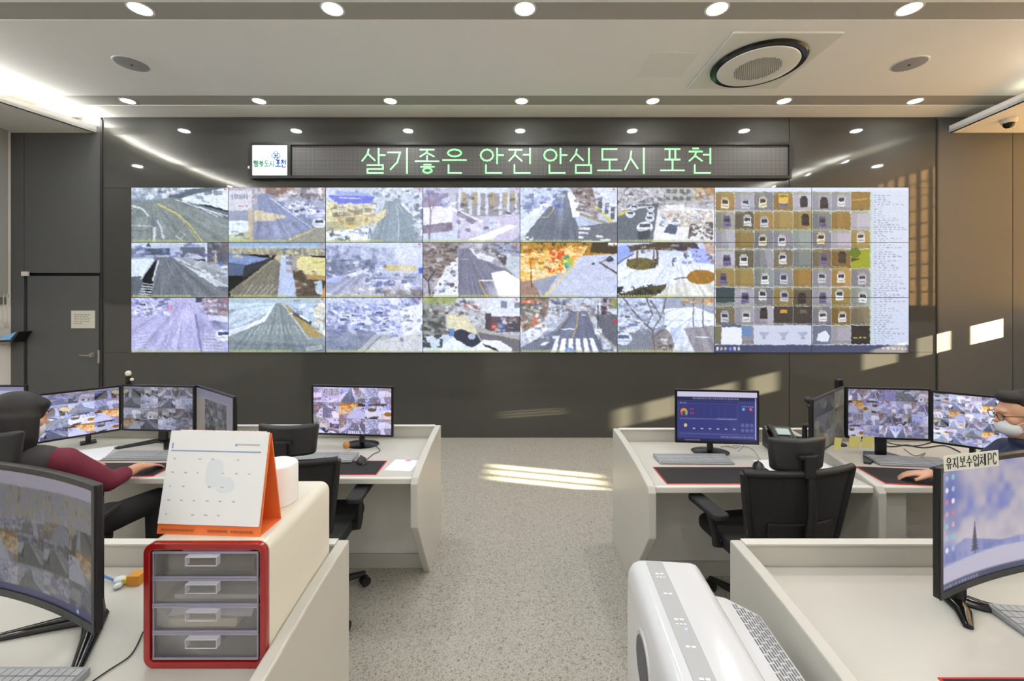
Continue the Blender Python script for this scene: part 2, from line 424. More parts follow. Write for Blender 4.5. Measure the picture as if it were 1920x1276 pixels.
    def warp(s, amp, cy, cx):
        du = (vnoise(s.h, s.w, cy, cx, s.rng)-.5)*amp*2*s.w; dv = (vnoise(s.h, s.w, cy, cx, s.rng)-.5)*amp*2*s.h*1.4
        jj, ii = np.meshgrid(np.arange(s.w), np.arange(s.h)); s.im = s.im[np.clip(ii+dv, 0, s.h-1).astype(int), np.clip(jj+du, 0, s.w-1).astype(int)]
    def out(s): return np.clip(s.im.reshape(s.h//2, 2, s.w//2, 2, 3).mean((1, 3)), 0, 255)

NX, NY = 150, 86
PALS = {'snow': [(232,238,250),(214,222,240),(120,128,148),(84,90,106),(170,178,200),(236,240,250)], 'town': [(228,232,240),(86,84,92),(176,164,150),(120,118,128),(206,210,222),(150,120,100),(70,70,80)],
        'wood': [(84,66,56),(124,104,92),(176,170,172),(206,208,216),(60,50,46)], 'fall': [(232,176,60),(214,120,30),(240,226,180),(120,80,30),(236,206,110)], 'blue': [(100,110,170),(214,220,246),(150,158,210),(80,86,130),(236,238,250)],
        'warm': [(210,190,130),(150,130,90),(230,224,196),(110,100,80)], 'road': [(96,100,108),(134,138,146)]}
STREAKS = {0: [([(0,.24),(.25,.22),(.45,.17),(1,.52),(1,1),(0,1)], (.2,.15))], 1: [([(.3,.12),(.4,.1),(.98,.72),(.6,1),(.28,1)], (.35,.02))], 2: [([(.62,.2),(.74,.2),(.9,.5),(.92,1),(.45,1),(.55,.55)], (.68,.1))],
           4: [([(.43,.06),(.49,.06),(.56,.5),(.64,1),(0,1),(.12,.7)], (.46,-.05))], 6: [([(.26,.26),(.44,.26),(1,.8),(1,1),(.2,1)], (.36,.2)), ([(.46,.26),(1,.4),(1,.85),(.6,.5)], (.4,.2))],
           7: [([(.44,.3),(.56,.3),(.5,1),(.06,1),(.0,.9)], (.5,.18)), ([(0,.18),(.44,.28),(.3,.42),(0,.4)], (.5,.28))], 8: [([(0,.6),(1,.6),(1,1),(0,1)], (.45,.4))], 9: [([(.36,.12),(.48,.08),(.66,.34),(1,.7),(1,1),(.36,1)], (.42,0))],
           11: [([(0,.4),(1,.4),(1,1),(0,1)], (.6,.1))], 12: [([(.44,.06),(.64,.1),(1,.6),(1,1),(0,1),(0,.56)], (.56,0))], 13: [([(.48,.1),(.54,.1),(.84,.78),(1,1),(0,1),(0,.7)], (.51,.02)), ([(0,.1),(.46,.08),(.4,.4),(0,.7)], (.6,.1))],
           16: [([(.5,.24),(.7,.24),(.8,.7),(.86,1),(.2,1),(.35,.55)], (.62,.1))], 17: [([(.48,.2),(1,.16),(1,1),(.5,1)], (.8,.1))]}
BUSY = {0: [((0,.0,.5,.1),26,.07,'snow'),((.5,.05,.95,.25),14,.08,'snow')], 1: [((.4,.0,.95,.2),34,.07,'town'),((.55,.22,.95,.5),26,.07,'blue'),((0,.62,.18,.9),10,.06,'snow')], 2: [((.5,0,.95,.2),30,.07,'snow'),((.05,.3,.5,.65),44,.09,'warm'),((.88,.2,.98,.95),26,.06,'snow'),((0,.72,.4,.92),26,.06,'snow')],
        3: [((.34,.1,.95,.45),30,.06,'town'),((.3,.5,.7,.8),18,.08,'snow'),((0,.0,.3,.3),14,.08,'blue')], 4: [((0,.0,.4,.35),46,.07,'blue'),((.55,.02,.78,.4),44,.06,'wood'),((.76,.05,.95,.5),22,.06,'snow')], 5: [((0,0,.95,.3),70,.06,'town'),((.42,.4,.9,.7),60,.05,'snow'),((.72,.6,.92,.9),30,.05,'wood')],
        6: [((0,.02,.75,.24),36,.07,'blue'),((.6,.3,.95,.6),24,.06,'snow'),((.78,0,.95,.4),16,.07,'town')], 7: [((.0,.1,.95,.24),36,.05,'warm'),((.66,.5,.9,.9),30,.06,'wood'),((.56,.15,.7,.5),14,.05,'town')], 8: [((0,.3,.6,.6),50,.06,'blue'),((.4,.56,.95,.8),36,.07,'blue'),((.2,.8,.95,.95),24,.06,'snow')],
        9: [((0,0,.3,.5),60,.06,'wood'),((.1,.5,.3,.9),16,.06,'snow'),((.5,0,.95,.25),40,.06,'town')], 10: [((0,.05,.6,.35),60,.05,'fall'),((.02,.3,.4,.55),30,.06,'fall')], 11: [((.1,.02,.9,.14),26,.06,'wood'),((.55,.2,.95,.36),26,.05,'blue')],
        12: [((0,0,.35,.3),50,.06,'blue'),((.7,0,.95,.3),36,.06,'town')], 13: [((.6,.12,.9,.3),12,.07,'snow'),((.86,.1,.96,.6),16,.05,'warm')], 14: [((0,.1,.7,.6),110,.07,'blue'),((.75,.2,.95,.6),26,.06,'snow')], 15: [((0,.1,.22,.6),36,.06,'wood'),((.25,.05,.6,.3),50,.05,'town'),((.7,.35,.95,.58),26,.05,'town')],
        16: [((0,.02,.5,.4),60,.06,'town'),((.62,0,.95,.3),36,.06,'town'),((.05,.5,.35,.75),20,.06,'snow')], 17: [((0,.1,.45,.6),60,.06,'snow'),((.65,0,.95,.1),14,.05,'warm'),((.4,.7,.55,.95),20,.05,'wood')]}
def scene_pic(k):
    s = Cv(NX, NY, 100+k)
    WH = (222,230,246); RD = (112,118,128)
    if k == 0:
        s.grad((205,222,238), (190,205,215), 0, .3); s.tex([(0,0),(.5,0),(.5,.22),(0,.25)], [(235,242,250),(120,135,150),(210,222,235)], 6, 12)
        s.poly([(.36,.17),(.46,.06),(.75,.0),(.98,.0),(.6,.14),(.5,.2)], (74,86,96)); s.poly([(.52,.2),(1,.02),(1,.42),(.82,.33)], (214,226,232))
        s.poly([(0,.24),(.25,.22),(.45,.17),(1,.52),(1,1),(0,1)], (118,128,126)); s.tex([(0,.3),(.6,.3),(1,.9),(1,1),(0,1)], [(104,114,112),(132,140,136)], 5, 9, a=.7)
        s.poly([(.45,.2),(1,.44),(1,.56),(.5,.28)], (96,106,112))
        for q in (0, .06, .12): s.line([(.45+q,.21+q*.6),(.7+q,.36+q*.5),(.88+q,.52)], .018, (205,214,222))
        s.line([(.28,.3),(.46,.46),(.6,.68),(.74,1)], .022, (188,184,104)); s.line([(.26,.3),(.44,.46),(.57,.68),(.7,1)], .012, (176,172,100))
        s.line([(0,.32),(.1,.38),(.17,.5)], .03, (200,210,220)); s.line([(0,.68),(.22,.7)], .012, (190,198,204)); s.line([(0,.78),(.18,.78)], .015, (80,88,92))
        s.ell(.24,.62,.05,.09,(96,108,112)); s.rect(.22,.72,.25,.98,(205,214,220)); s.line([(.27,.6),(.31,.76),(.33,.9)], .04, (176,184,188))
        s.line([(.46,.88),(.5,.8),(.56,.84),(.51,.94),(.46,.88)], .012, (196,202,196)); s.line([(.6,.3),(1,.75)], .05, (140,150,164), .5)
    elif k == 1:
        s.grad((150,156,180), (130,138,158)); s.tex([(0,0),(1,0),(1,.3),(0,.3)], [(120,116,128),(190,188,200),(142,120,104)], 8, 16)
        s.rect(.38,0,.6,.12,(128,96,84)); s.rect(.74,0,.84,.3,(120,108,116)); s.rect(.92,0,.96,.2,(230,232,240))
        s.rect(0,.06,.24,.42,(200,200,212)); s.text(.03,.2,.12,.09,(120,120,140)); s.text(.1,.2,.32,.03,(190,90,110))
        s.poly([(.3,.12),(.4,.1),(.98,.72),(.6,1),(.28,1)], (124,134,166)); s.poly([(.26,.4),(.62,.52),(.4,.62),(.26,.6)], (214,200,160), .8)
        s.tex([(.45,.15),(1,.2),(1,.5),(.9,.6)], [(120,126,150),(170,176,196),(100,104,122)], 10, 14); s.line([(.42,.18),(.86,.74)], .012, (214,222,240))
        s.rect(0,.6,.22,1,(216,228,240)); s.tex([(0,.85),(.2,.8),(.24,1),(0,1)], [(150,160,120),(210,216,190)], 5, 5); s.rect(.2,.38,.25,1,(196,170,130), .8)
        s.tex([(.3,.6),(.7,.6),(.8,1),(.25,1)], [(110,116,140),(150,158,186)], 5, 7, a=.7); s.poly([(.5,1),(.9,.7),(1,.7),(1,1)], (140,140,128)); s.line([(.55,1),(.9,.74)], .015, (196,192,140))
        for (u, v) in ((.66,.34),(.72,.3),(.8,.32),(.76,.42),(.7,.45),(.84,.44)): s.car(u, v, .045, (214,220,240))
        s.car(.93,.46,.06,(205,214,236)); s.car(.93,.64,.07,(226,232,246), (50,60,90))
    elif k == 2:
        s.tex(None, [(120,130,150),(206,216,232),(170,182,200)], 10, 16); s.rect(0,0,.5,.06,(190,200,214))
        s.poly([(.02,.14),(.5,.16),(.46,.28),(.12,.3)], (104,112,206)); s.poly([(.1,.06),(.42,.1),(.5,.16),(.1,.14)], (150,166,214)); s.line([(.14,.18),(.36,.2)],.02,(200,206,240))
        s.rect(0,.26,.12,.62,(214,212,170)); s.rect(.22,.28,.28,.6,(226,220,186)); s.tex([(.1,.3),(.5,.3),(.5,.7),(.1,.7)], [(120,118,104),(222,212,176),(180,170,140)], 9, 10, a=.8)
        s.poly([(.62,.2),(.74,.2),(.9,.5),(.92,1),(.45,1),(.55,.55)], (134,148,158)); s.line([(.72,.3),(.75,.6),(.74,1)], .02, (176,190,200)); s.line([(.64,.4),(.56,1)], .015, (168,180,190))
        s.poly([(.5,.5),(.62,.38),(.62,.5),(.5,.68)], (222,206,160)); s.line([(.78,.3),(.9,.5)],.03,(220,228,240)); s.tex([(.9,.3),(1,.3),(1,1),(.92,1)], [(90,100,116),(214,224,238)], 9, 5)
        s.poly([(0,.8),(.2,.7),(.44,.74),(.42,1),(0,1)], (226,234,240)); s.tex([(.04,.78),(.42,.76),(.42,.98),(.04,.98)], [(80,92,100)], 12, 14, thr=.6); s.tex([(0,.62),(.44,.58),(.3,.74),(0,.8)], [(206,184,110),(160,170,150)], 6, 8)
    elif k == 3:
        s.grad((178,180,206), (206,208,232)); s.rect(0,0,.4,.2,(186,188,204)); s.tex([(0,.1),(.26,.1),(.26,.34),(0,.36)], [(130,116,140),(170,160,180)], 5, 6)
        s.rect(.34,.1,1,.52,(150,146,150)); s.rect(.4,0,.88,.1,(206,216,240))
        for u in (.36,.47,.56,.64,.78,.86,.94): s.rect(u,.02,u+.03,.5,(206,214,238))
        for u in (.39,.51,.69,.82,.9): s.rect(u,.08,u+.05,.3,(176,158,110), .7)
        s.poly([(.3,.36),(.62,.62),(1,.4),(1,1),(.28,1)], (198,192,216)); s.poly([(0,.36),(.3,.32),(.3,.66),(.02,.7)], (228,226,240))
        s.poly([(.3,.35),(.6,.6),(.52,.6),(.3,.42)], (232,232,244)); s.tex([(.35,.42),(.56,.6),(.5,.66),(.35,.5)], [(120,112,130),(170,164,184)], 6, 8)
        s.tex([(0,.68),(.3,.62),(.3,.78),(0,.84)], [(110,98,114),(160,150,170)], 5, 8); s.poly([(.45,.95),(.9,.66),(.97,.7),(.6,1)], (240,242,252)); s.poly([(.0,.9),(.36,.76),(.36,1),(0,1)], (196,206,232))
        s.line([(.05,.1),(.08,.5),(.06,1)], .022, (120,110,124)); s.line([(.08,.45),(.12,.3)], .014, (120,110,124)); s.line([(.37,.6),(.36,.9)], .03, (140,146,170)); s.poly([(.9,1),(1,.84),(1,1)],(150,160,180))
    elif k == 4:
        s.grad((196,208,230), (170,182,206)); s.tex([(0,0),(.45,0),(.1,.7),(0,.8)], [(110,124,150),(206,218,238),(160,172,196)], 9, 12)
        s.poly([(0,.6),(.38,.08),(.42,.08),(.1,.85),(0,.95)], (220,228,244), .8)
        s.poly([(.43,.06),(.49,.06),(.56,.5),(.64,1),(0,1),(.12,.7)], (98,104,116)); s.ell(.42,.3,.1,.5,(170,182,208),.55,soft=.9)
        s.poly([(.48,.08),(.56,.1),(.64,.5),(.54,.54)], (232,238,250)); s.tex([(.5,0),(.84,0),(.8,.6),(.66,.42)], [(96,80,78),(142,126,124),(180,170,176)], 11, 8)
        s.poly([(.74,0),(1,0),(1,.75),(.8,.34)], (206,212,232)); 
        for u in (.8,.87,.93): s.rect(u,.2+(u-.8)*1.2,u+.04,.38+(u-.8)*1.5,(84,86,96))
        s.line([(.78,.36),(1,.72)], .05, (206,194,96)); s.line([(.62,.48),(.9,.66)], .05, (150,140,116))
        s.poly([(.56,.72),(1,.62),(1,1),(.6,1)], (102,106,112))
        for (u, v, q) in ((.6,.72,.12),(.6,.8,.1),(.6,.88,.05),(.78,.86,.07),(.63,.96,.24),(.82,.93,.1)): s.rect(u, v, u+q, v+.04, (220,224,232))
        s.line([(.18,.52),(.28,.54),(.38,.28)], .014, (202,186,120)); s.poly([(.1,.45),(.28,.2),(.3,.24),(.14,.52)],(240,244,252)); s.tex([(0,.88),(.14,.88),(.14,1),(0,1)],[(200,205,215)],8,8,thr=.5)
    elif k == 5:
        s.tex(None, [(104,100,96),(196,196,202),(150,146,146)], 12, 20); s.rect(.48,0,.78,.28,(170,170,160)); 
        for i in range(4):
            for j in range(2): s.rect(.5+i*.07, .03+j*.13, .54+i*.07, .1+j*.13, (92,96,100))
        s.poly([(0,.5),(.12,.3),(.42,.3),(.36,1),(0,1)], (92,98,104)); s.tex([(.8,0),(1,0),(1,.2),(.8,.2)], [(150,110,60),(196,170,120)], 5, 6)
        s.poly([(.42,.4),(.6,.34),(1,.4),(1,1),(.36,1)], (222,222,224)); s.tex([(.44,.42),(.98,.42),(.98,.72),(.44,.7)], [(150,120,84),(230,228,226),(176,160,140),(228,230,234)], 12, 16)
        s.tex([(.74,.66),(.98,.62),(.98,.95),(.72,.95)], [(84,74,66)], 12, 12, thr=.52); s.line([(.04,.4),(.3,.34)], .03, (206,210,216)); s.line([(0,.5),(.1,.42)], .05, (190,180,90))
        s.line([(.5,.34),(.68,.34)],.05,(226,228,232)); 
        for (u, v, r) in ((.17,.36,.045),(.13,.48,.05),(.34,.38,.04),(.34,.48,.04),(.33,.56,.05)): s.car(u, v, r, (216,222,232))
        s.car(.28,.72,.085,(226,228,232),(70,74,80)); s.poly([(.2,.8),(.34,.76),(.33,.92),(.22,.96)],(60,62,66)); s.poly([(.44,.9),(.5,.64),(.64,.62),(.62,.92),(.5,.98)], (232,234,238)); s.poly([(.47,.82),(.52,.66),(.62,.66),(.6,.84)], (76,86,104))
    elif k == 6:
        s.grad((190,202,222), (150,160,178), 0, .3); s.rect(.12,.1,.4,.22,(62,72,90)); s.rect(.0,.1,.14,.26,(104,116,136)); s.rect(.5,.08,.78,.26,(84,92,104)); s.tex([(.78,0),(1,0),(1,.5),(.78,.4)], [(64,66,76),(120,118,124)], 8, 6)
        s.poly([(.15,.06),(.18,0),(.2,.08)], (50,64,60)); s.poly([(0,.3),(.24,.28),(.1,.7),(0,.62)], (206,220,236)); s.poly([(.46,.26),(1,.4),(1,.85),(.6,.5)], (150,158,166))
        s.tex([(0,.62),(.1,.6),(.16,1),(0,1)], [(70,76,82),(96,104,110)],5,5)
        s.poly([(.26,.26),(.44,.26),(1,.8),(1,1),(.2,1)], (98,104,110)); s.tex([(.3,.3),(.42,.3),(.8,1),(.3,1)], [(88,94,100),(124,128,134)], 3, 16, a=.6)
        s.poly([(.42,.26),(.5,.28),(1,.74),(1,.8),(.86,.78)], (190,198,208)); s.line([(.5,.34),(1,.76)], .014, (90,94,98)); s.poly([(.0,.5),(.2,.3),(.1,.6)], (214,226,240)); s.line([(.28,.32),(.22,.68)], .03, (206,214,224))
        s.line([(.24,.3),(.1,.66)], .022, (180,188,196))
        for i in range(6): s.line([(.12-.01*i,.74+i*.045),(.22-.005*i,.76+i*.045)], .022, (184,192,200))
        s.rect(.76,0,.78,.34,(206,212,220)); s.rect(.86,.14,.875,.34,(200,208,218)); s.line([(.36,.32),(.44,.6)], .01, (150,156,162)); s.ell(.92,.38,.02,.04,(80,110,190))
    elif k == 7:
        s.grad((120,156,200), (196,200,196), 0, .14); s.tex([(0,.1),(1,.1),(1,.24),(0,.2)], [(86,96,110),(150,146,120),(190,186,160)], 4, 18)
        s.poly([(0,.18),(.44,.28),(.3,.42),(0,.4)], (112,132,176)); s.poly([(0,.36),(.28,.42),(.16,.6),(0,.6)], (74,88,116)); s.poly([(.16,.42),(.44,.27),(.44,.32),(.14,.66)], (34,34,40))
        s.poly([(.44,.3),(.56,.3),(.5,1),(.06,1),(.0,.9)], (112,108,92)); s.poly([(.46,.28),(.5,.2),(.58,.22),(.56,.4)], (176,170,140))
        for i in range(7): s.line([(.14+i*.055+.05,.76),(.1+i*.05,.97)], .022, (150,148,136))
        s.line([(.46,.3),(.14,.76)],.012,(180,170,110)); s.poly([(.54,.2),(.6,.2),(.72,1),(.5,1)], (176,190,222)); s.poly([(.6,.2),(.7,.2),(.72,.5),(.66,.6)], (150,150,150))
        s.poly([(.7,.22),(1,.28),(1,.6),(.76,.62),(.7,.45)], (214,204,142)); s.line([(.88,.36),(.98,.35)],.03,(160,176,80)); s.poly([(.74,.56),(1,.6),(1,.68),(.78,.66)], (168,138,74))
        s.tex([(.66,.5),(.76,.5),(.9,1),(.7,1)], [(46,38,28),(120,96,60)], 8, 4); s.tex([(.78,.66),(1,.68),(.95,1),(.78,1)], [(40,34,28),(96,80,60)], 7, 4); s.poly([(.88,.7),(.96,.68),(.97,.95),(.9,.92)], (170,190,206)); s.poly([(.94,1),(1,.72),(1,1)], (196,140,70))
    elif k == 8:
        s.grad((196,206,236), (180,184,206)); s.tex([(0,.04),(.7,.1),(.75,.42),(0,.36)], [(104,114,142),(160,170,200),(196,202,226)], 8, 18); s.tex([(0,.3),(.5,.3),(.5,.56),(0,.6)], [(78,88,110),(150,158,178)], 8, 14)
        s.ell(.8,.2,.3,.3,(216,222,240),.7,soft=.8); s.poly([(.0,.9),(.0,.66),(.4,.48),(.44,.56),(.2,.98)], (156,160,186)); s.poly([(.18,.6),(.42,.46),(.44,.5),(.22,.66)], (206,212,230))
        s.poly([(.6,.4),(.92,.42),(.94,.5),(.6,.5)], (206,184,104), .8); s.ell(.82,.46,.08,.12,(214,206,188),.8,soft=.5); s.tex([(.4,.56),(1,.56),(1,.76),(.4,.7)], [(104,112,140),(190,194,216)], 7, 14)
        s.poly([(.1,1),(.3,.74),(1,.76),(1,1)], (182,182,198)); s.tex([(.6,.86),(1,.84),(1,1),(.6,1)], [(104,96,96),(176,174,186)], 6, 10); s.rect(.46,.66,.72,.7,(200,206,244)); s.poly([(0,.62),(.18,.62),(.14,.72),(0,.72)],(170,180,230))
        s.rect(.95,.46,1,.56,(60,90,190))
    elif k == 9:
        s.tex(None, [(110,100,100),(176,176,190),(142,134,138)], 9, 14); s.tex([(0,0),(.36,0),(.34,.5),(.1,.7),(0,.6)], [(96,74,58),(150,140,136),(80,70,70)], 14, 12)
        s.poly([(.36,.12),(.48,.08),(.66,.34),(.88,.5),(1,.7),(1,1),(.36,1)], (116,116,134)); s.poly([(.46,.08),(.74,.28),(.7,.36),(.56,.28)], (216,222,238)); s.poly([(.66,0),(1,.06),(1,.3),(.84,.2)], (150,158,186)); s.poly([(.72,.16),(1,.3),(1,.42),(.82,.4)], (82,76,84))
        s.poly([(.86,.2),(1,.26),(1,.66),(.85,.45)], (186,196,204)); s.poly([(.1,.9),(.24,.42),(.36,.26),(.36,1),(.1,1)], (226,230,244)); s.tex([(.1,.4),(.34,.4),(.36,.9),(.1,1)], [(90,80,84)], 8, 18, thr=.66)
        s.poly([(.7,.55),(.84,.5),(1,.68),(1,1),(.78,1)], (250,252,255)); s.ell(.9,.85,.26,.3,(255,255,255),.9,soft=.7)
        s.line([(.72,.68),(.57,.68),(.66,1)], .024, (206,170,96)); s.line([(.57,.68),(.72,.68)], .02, (226,222,220)); s.line([(.38,.3),(.46,.3)],.012,(200,200,210)); s.line([(.08,1),(.05,.7),(.12,.5)], .03, (70,64,74)); s.line([(.05,.7),(0,.6)], .03, (70,64,74))
    elif k == 10:
        s.grad((202,208,232), (176,184,210)); s.tex([(0,0),(1,0),(1,.2),(0,.3)], [(50,40,16),(196,140,34),(120,84,24)], 8, 18); s.poly([(.74,0),(1,0),(1,.2),(.72,.18)], (54,44,14))
        s.tex([(0,.2),(.7,.05),(.62,.3),(.45,.55),(.36,.58),(.2,.75),(0,.8)], [(224,206,150),(232,170,50),(238,226,190),(214,150,30)], 9, 14); s.tex([(.3,.1),(.46,.06),(.44,.5),(.28,.55)], [(214,70,30)], 8, 12, thr=.5)
        s.poly([(.43,.24),(.5,.22),(.54,.5),(.5,.56),(.46,.44)], (50,140,110)); s.tex([(.42,.24),(.54,.22),(.56,.52),(.46,.5)], [(150,190,80)], 8, 12, thr=.6)
        s.poly([(.62,.24),(.98,.2),(1,.6),(1,1),(.26,1)], (192,198,222)); s.tex([(.5,.4),(1,.5),(1,1),(.26,1)], [(178,186,212),(198,204,226)], 4, 8, a=.7); s.poly([(.14,.68),(.4,.58),(.24,.96),(.14,.8)], (146,150,170)); s.line([(.56,.4),(.26,.96)], .035, (222,202,130))
        s.poly([(.0,.7),(.12,.68),(.22,1),(0,1)], (150,120,104)); s.line([(.1,.28),(.12,.8)], .022, (90,64,40)); s.line([(.82,.36),(1,.56)], .035, (84,76,76)); s.ell(.92,.3,.04,.05,(50,50,56)); s.line([(.82,.36),(.92,.28)],.02,(110,100,96)); s.ell(.75,.38,.018,.02,(60,64,80)); s.rect(.9,0,1,.05,(230,235,240))
    elif k == 11:
        s.grad((190,200,240), (222,230,248), 0, .5); s.rect(0,.5,1,1,(220,228,244)); s.poly([(.0,.06),(.12,.04),(.2,.12),(0,.36)], (140,160,224)); s.poly([(.1,.06),(.4,0),(.8,0),(.86,.14),(.5,.14),(.26,.12),(.14,.14)], (66,54,34)); s.poly([(.5,.0),(.8,.04),(.86,.14),(.6,.12)],(46,42,54))
        s.line([(0,.38),(.16,.2)], .03, (96,96,110)); s.ell(.24,.38,.15,.11,(98,88,40)); s.tex([(.1,.3),(.4,.28),(.42,.46),(.1,.48)], [(60,56,30)], 6, 10, thr=.55)
        for u in (.19,.36,.4): s.rect(u,.14,u+.02,.4,(96,72,50))
        s.poly([(.74,.1),(1,.12),(1,.4),(.78,.34)], (160,170,232)); s.tex([(.56,.2),(1,.2),(1,.42),(.56,.42)], [(70,70,96)], 9, 16, thr=.66); s.tex([(.88,0),(1,0),(1,.4),(.94,.3)], [(130,90,50),(214,206,210)], 9, 4)
        s.poly([(0,.95),(.24,.8),(.48,.76),(.5,.84),(.34,1),(0,1)], (74,66,38)); s.tex([(0,.8),(.5,.74),(.5,.9),(0,1)], [(34,34,30)], 8, 12, thr=.55); s.poly([(.5,.8),(.6,.72),(1,.7),(1,1),(.4,1)], (212,214,206)); s.ell(.86,.62,.15,.13,(150,104,30)); s.line([(.58,.66),(.74,.62)], .02, (104,90,70))
        s.line([(.52,.38),(.4,.66)],.01,(170,180,210))
    elif k == 12:
        s.grad((180,176,214), (160,160,206)); s.tex([(0,0),(.4,0),(.3,.3),(0,.4)], [(90,94,140),(206,206,236),(140,140,186)], 9, 12); s.tex([(.7,0),(1,0),(1,.34),(.8,.3)], [(104,84,104),(170,156,180)], 8, 9)
        s.poly([(.44,.06),(.64,.1),(1,.6),(1,1),(0,1),(0,.56)], (166,166,208)); s.tex([(.46,.1),(.62,.1),(.9,1),(.1,1)], [(150,148,192),(190,188,232)], 3, 22, a=.8); s.ell(.58,.3,.14,.26,(206,200,246),.7,soft=.9)
        s.line([(.56,.2),(.4,.95)], .014, (206,204,240)); s.line([(.66,.3),(.72,1)], .04, (120,120,160)); s.line([(.3,.3),(.04,.62)], .01, (206,204,240)); s.rect(.66,0,.74,.08,(54,60,80)); s.ell(.4,.18,.03,.05,(220,120,130),.6); s.rect(.34,.05,.355,.25,(180,190,200))
        for i in range(6): s.line([(.74,.66+i*.055),(.86+i*.02,.67+i*.058)], .02, (206,208,232))
        for i in range(6): s.line([(.04,.7+i*.05),(.18,.66+i*.05)], .014, (200,202,228))
        s.poly([(.78,.32),(1,.34),(1,.5),(.84,.48)], (206,210,240)); s.tex([(.8,.4),(1,.44),(1,.62),(.86,.56)],[(96,100,140),(180,186,220)],6,8); s.car(.94,.68,.085,(220,226,244),(50,66,100)); s.car(.11,.14,.05,(214,220,246)); s.car(.2,.22,.04,(190,196,230))
    elif k == 13:
        s.grad((170,186,200), (126,138,140)); s.poly([(0,.1),(.46,.08),(.44,.2),(0,.62)], (190,210,226)); s.tex([(0,.22),(.36,.14),(.3,.36),(0,.6)], [(110,124,134),(196,212,230),(150,164,176)], 5, 6); s.poly([(.46,.1),(.5,.1),(.38,.42),(0,.72),(0,.6),(.34,.38)], (216,226,244))
        s.poly([(.48,.1),(.54,.1),(.84,.78),(1,.86),(1,1),(0,1),(0,.7),(.38,.42)], (126,138,142)); s.poly([(.0,.76),(1,.86),(1,1),(0,1)], (112,124,128)); s.line([(0,.82),(1,.9)], .012, (90,104,120))
        for r_, n, v in ((0,11,.5),(1,13,.58)):
            for i in range(n): u = .52+(i-n/2)*(.036+.006*r_); s.line([(u,v),(u-(.52-u)*.12,v+.08)], .014, (176,184,180))
        s.poly([(.58,.1),(1,.1),(1,.6),(.86,.5)], (176,196,222)); s.poly([(.56,.12),(.6,.14),(.98,.7),(.84,.72)], (160,140,86)); s.line([(.56,.12),(.82,.74)], .016, (210,206,180)); s.poly([(.66,.24),(.86,.44),(.84,.5),(.66,.3)], (66,70,76)); s.line([(.73,.32),(.82,.42)],.03,(240,245,250))
        s.tex([(.88,.1),(1,.1),(1,.7),(.9,.6)], [(120,130,120),(230,234,240),(196,200,140)], 4, 9); s.rect(.66,0,.74,.05,(60,80,110)); s.rect(.94,0,.97,.6,(214,220,220))
        for i in range(3): s.line([(.8,.9+i*.03),(.96,.86+i*.03)],.014,(190,198,200))
        s.rect(0,0,1,.04,(170,186,190))
    elif k == 14:
        s.tex(None, [(104,114,160),(206,214,240),(160,170,206)], 8, 12); s.tex([(0,.1),(.7,.1),(.7,.6),(0,.6)], [(84,92,120),(226,232,250),(130,142,186),(214,222,244)], 12, 14)
        s.rect(.66,0,.74,.34,(222,226,236)); s.poly([(0,.5),(.5,.62),(.6,1),(0,1)], (116,124,150)); s.tex([(0,.5),(.5,.6),(.5,1),(0,1)], [(96,106,136),(170,176,190)], 6, 5, a=.8); s.poly([(.3,1),(.5,.66),(.7,.66),(.4,1)], (170,176,180)); s.line([(.56,.7),(.38,1)],.02,(110,116,136))
        s.poly([(.5,.8),(1,.58),(1,1),(.4,1)], (198,200,204)); s.poly([(.76,.2),(1,.1),(1,.6),(.8,.7)], (226,230,244)); s.tex([(.76,.2),(1,.2),(1,.7),(.76,.8)], [(120,126,150)], 9, 12, thr=.64); s.rect(.4,.25,.47,.56,(214,220,236)); s.line([(.56,.6),(.7,.62)],.02,(236,238,250))
        for (u, v) in ((.18,.42),(.3,.34),(.55,.3),(.62,.5),(.36,.5)): s.car(u, v, .06, (214,222,242), (70,80,120))
    elif k == 15:
        s.tex(None, [(90,92,96),(206,210,220),(150,152,156)], 11, 18); s.tex([(0,0),(.22,0),(.24,.66),(0,.7)], [(62,68,60),(130,136,130),(170,180,180)], 8, 7); s.tex([(0,0),(.35,0),(.3,.12),(0,.1)],[(120,130,70),(170,176,120)],4,8)
        s.poly([(.24,.3),(.42,.28),(.56,.6),(.5,.7),(.26,.62)], (214,208,176)); s.poly([(.42,.0),(.66,.0),(.66,.26),(.5,.22)], (206,208,218)); s.rect(.66,0,1,.3,(214,220,240)); s.rect(.8,.06,.86,.18,(120,128,140)); s.rect(.94,.08,1,.18,(120,128,140)); s.line([(.7,.3),(1,.32)], .05, (226,228,240))
        s.rect(.7,.34,1,.62,(86,72,84)); s.rect(.7,.46,.75,.58,(170,60,60)); s.rect(.78,.44,.84,.62,(74,90,140)); s.rect(.88,.42,.98,.6,(64,64,74)); s.rect(.64,.28,.7,.6,(70,62,64)); s.poly([(.54,.5),(.7,.6),(1,.7),(1,.76),(.7,.72),(.55,.62)], (166,164,160)); s.poly([(.56,.62),(1,.76),(1,1),(.62,.86)], (104,100,104))
        s.poly([(0,.7),(.26,.66),(.3,1),(0,1)], (196,210,224)); s.tex([(0,.66),(.2,.66),(.2,.9),(0,.9)], [(60,64,66)], 9, 9, thr=.5); s.poly([(.2,.86),(.3,.72),(.6,.86),(.6,1),(.18,1)], (220,230,246)); s.poly([(.3,.62),(.38,.56),(.56,.68),(.6,.82),(.5,.9),(.34,.76)], (42,46,58)); s.ell(.5,.7,.04,.05,(170,184,214)); s.rect(.26,.56,.32,.7,(96,130,190))
        s.poly([(.55,.86),(.62,.76),(.8,.78),(.92,.92),(.9,1),(.6,1)], (226,230,240)); s.poly([(.6,.82),(.76,.92),(.78,.98),(.64,.88)], (30,34,40)); s.rect(.42,.12,.56,.18,(180,110,100))
    elif k == 16:
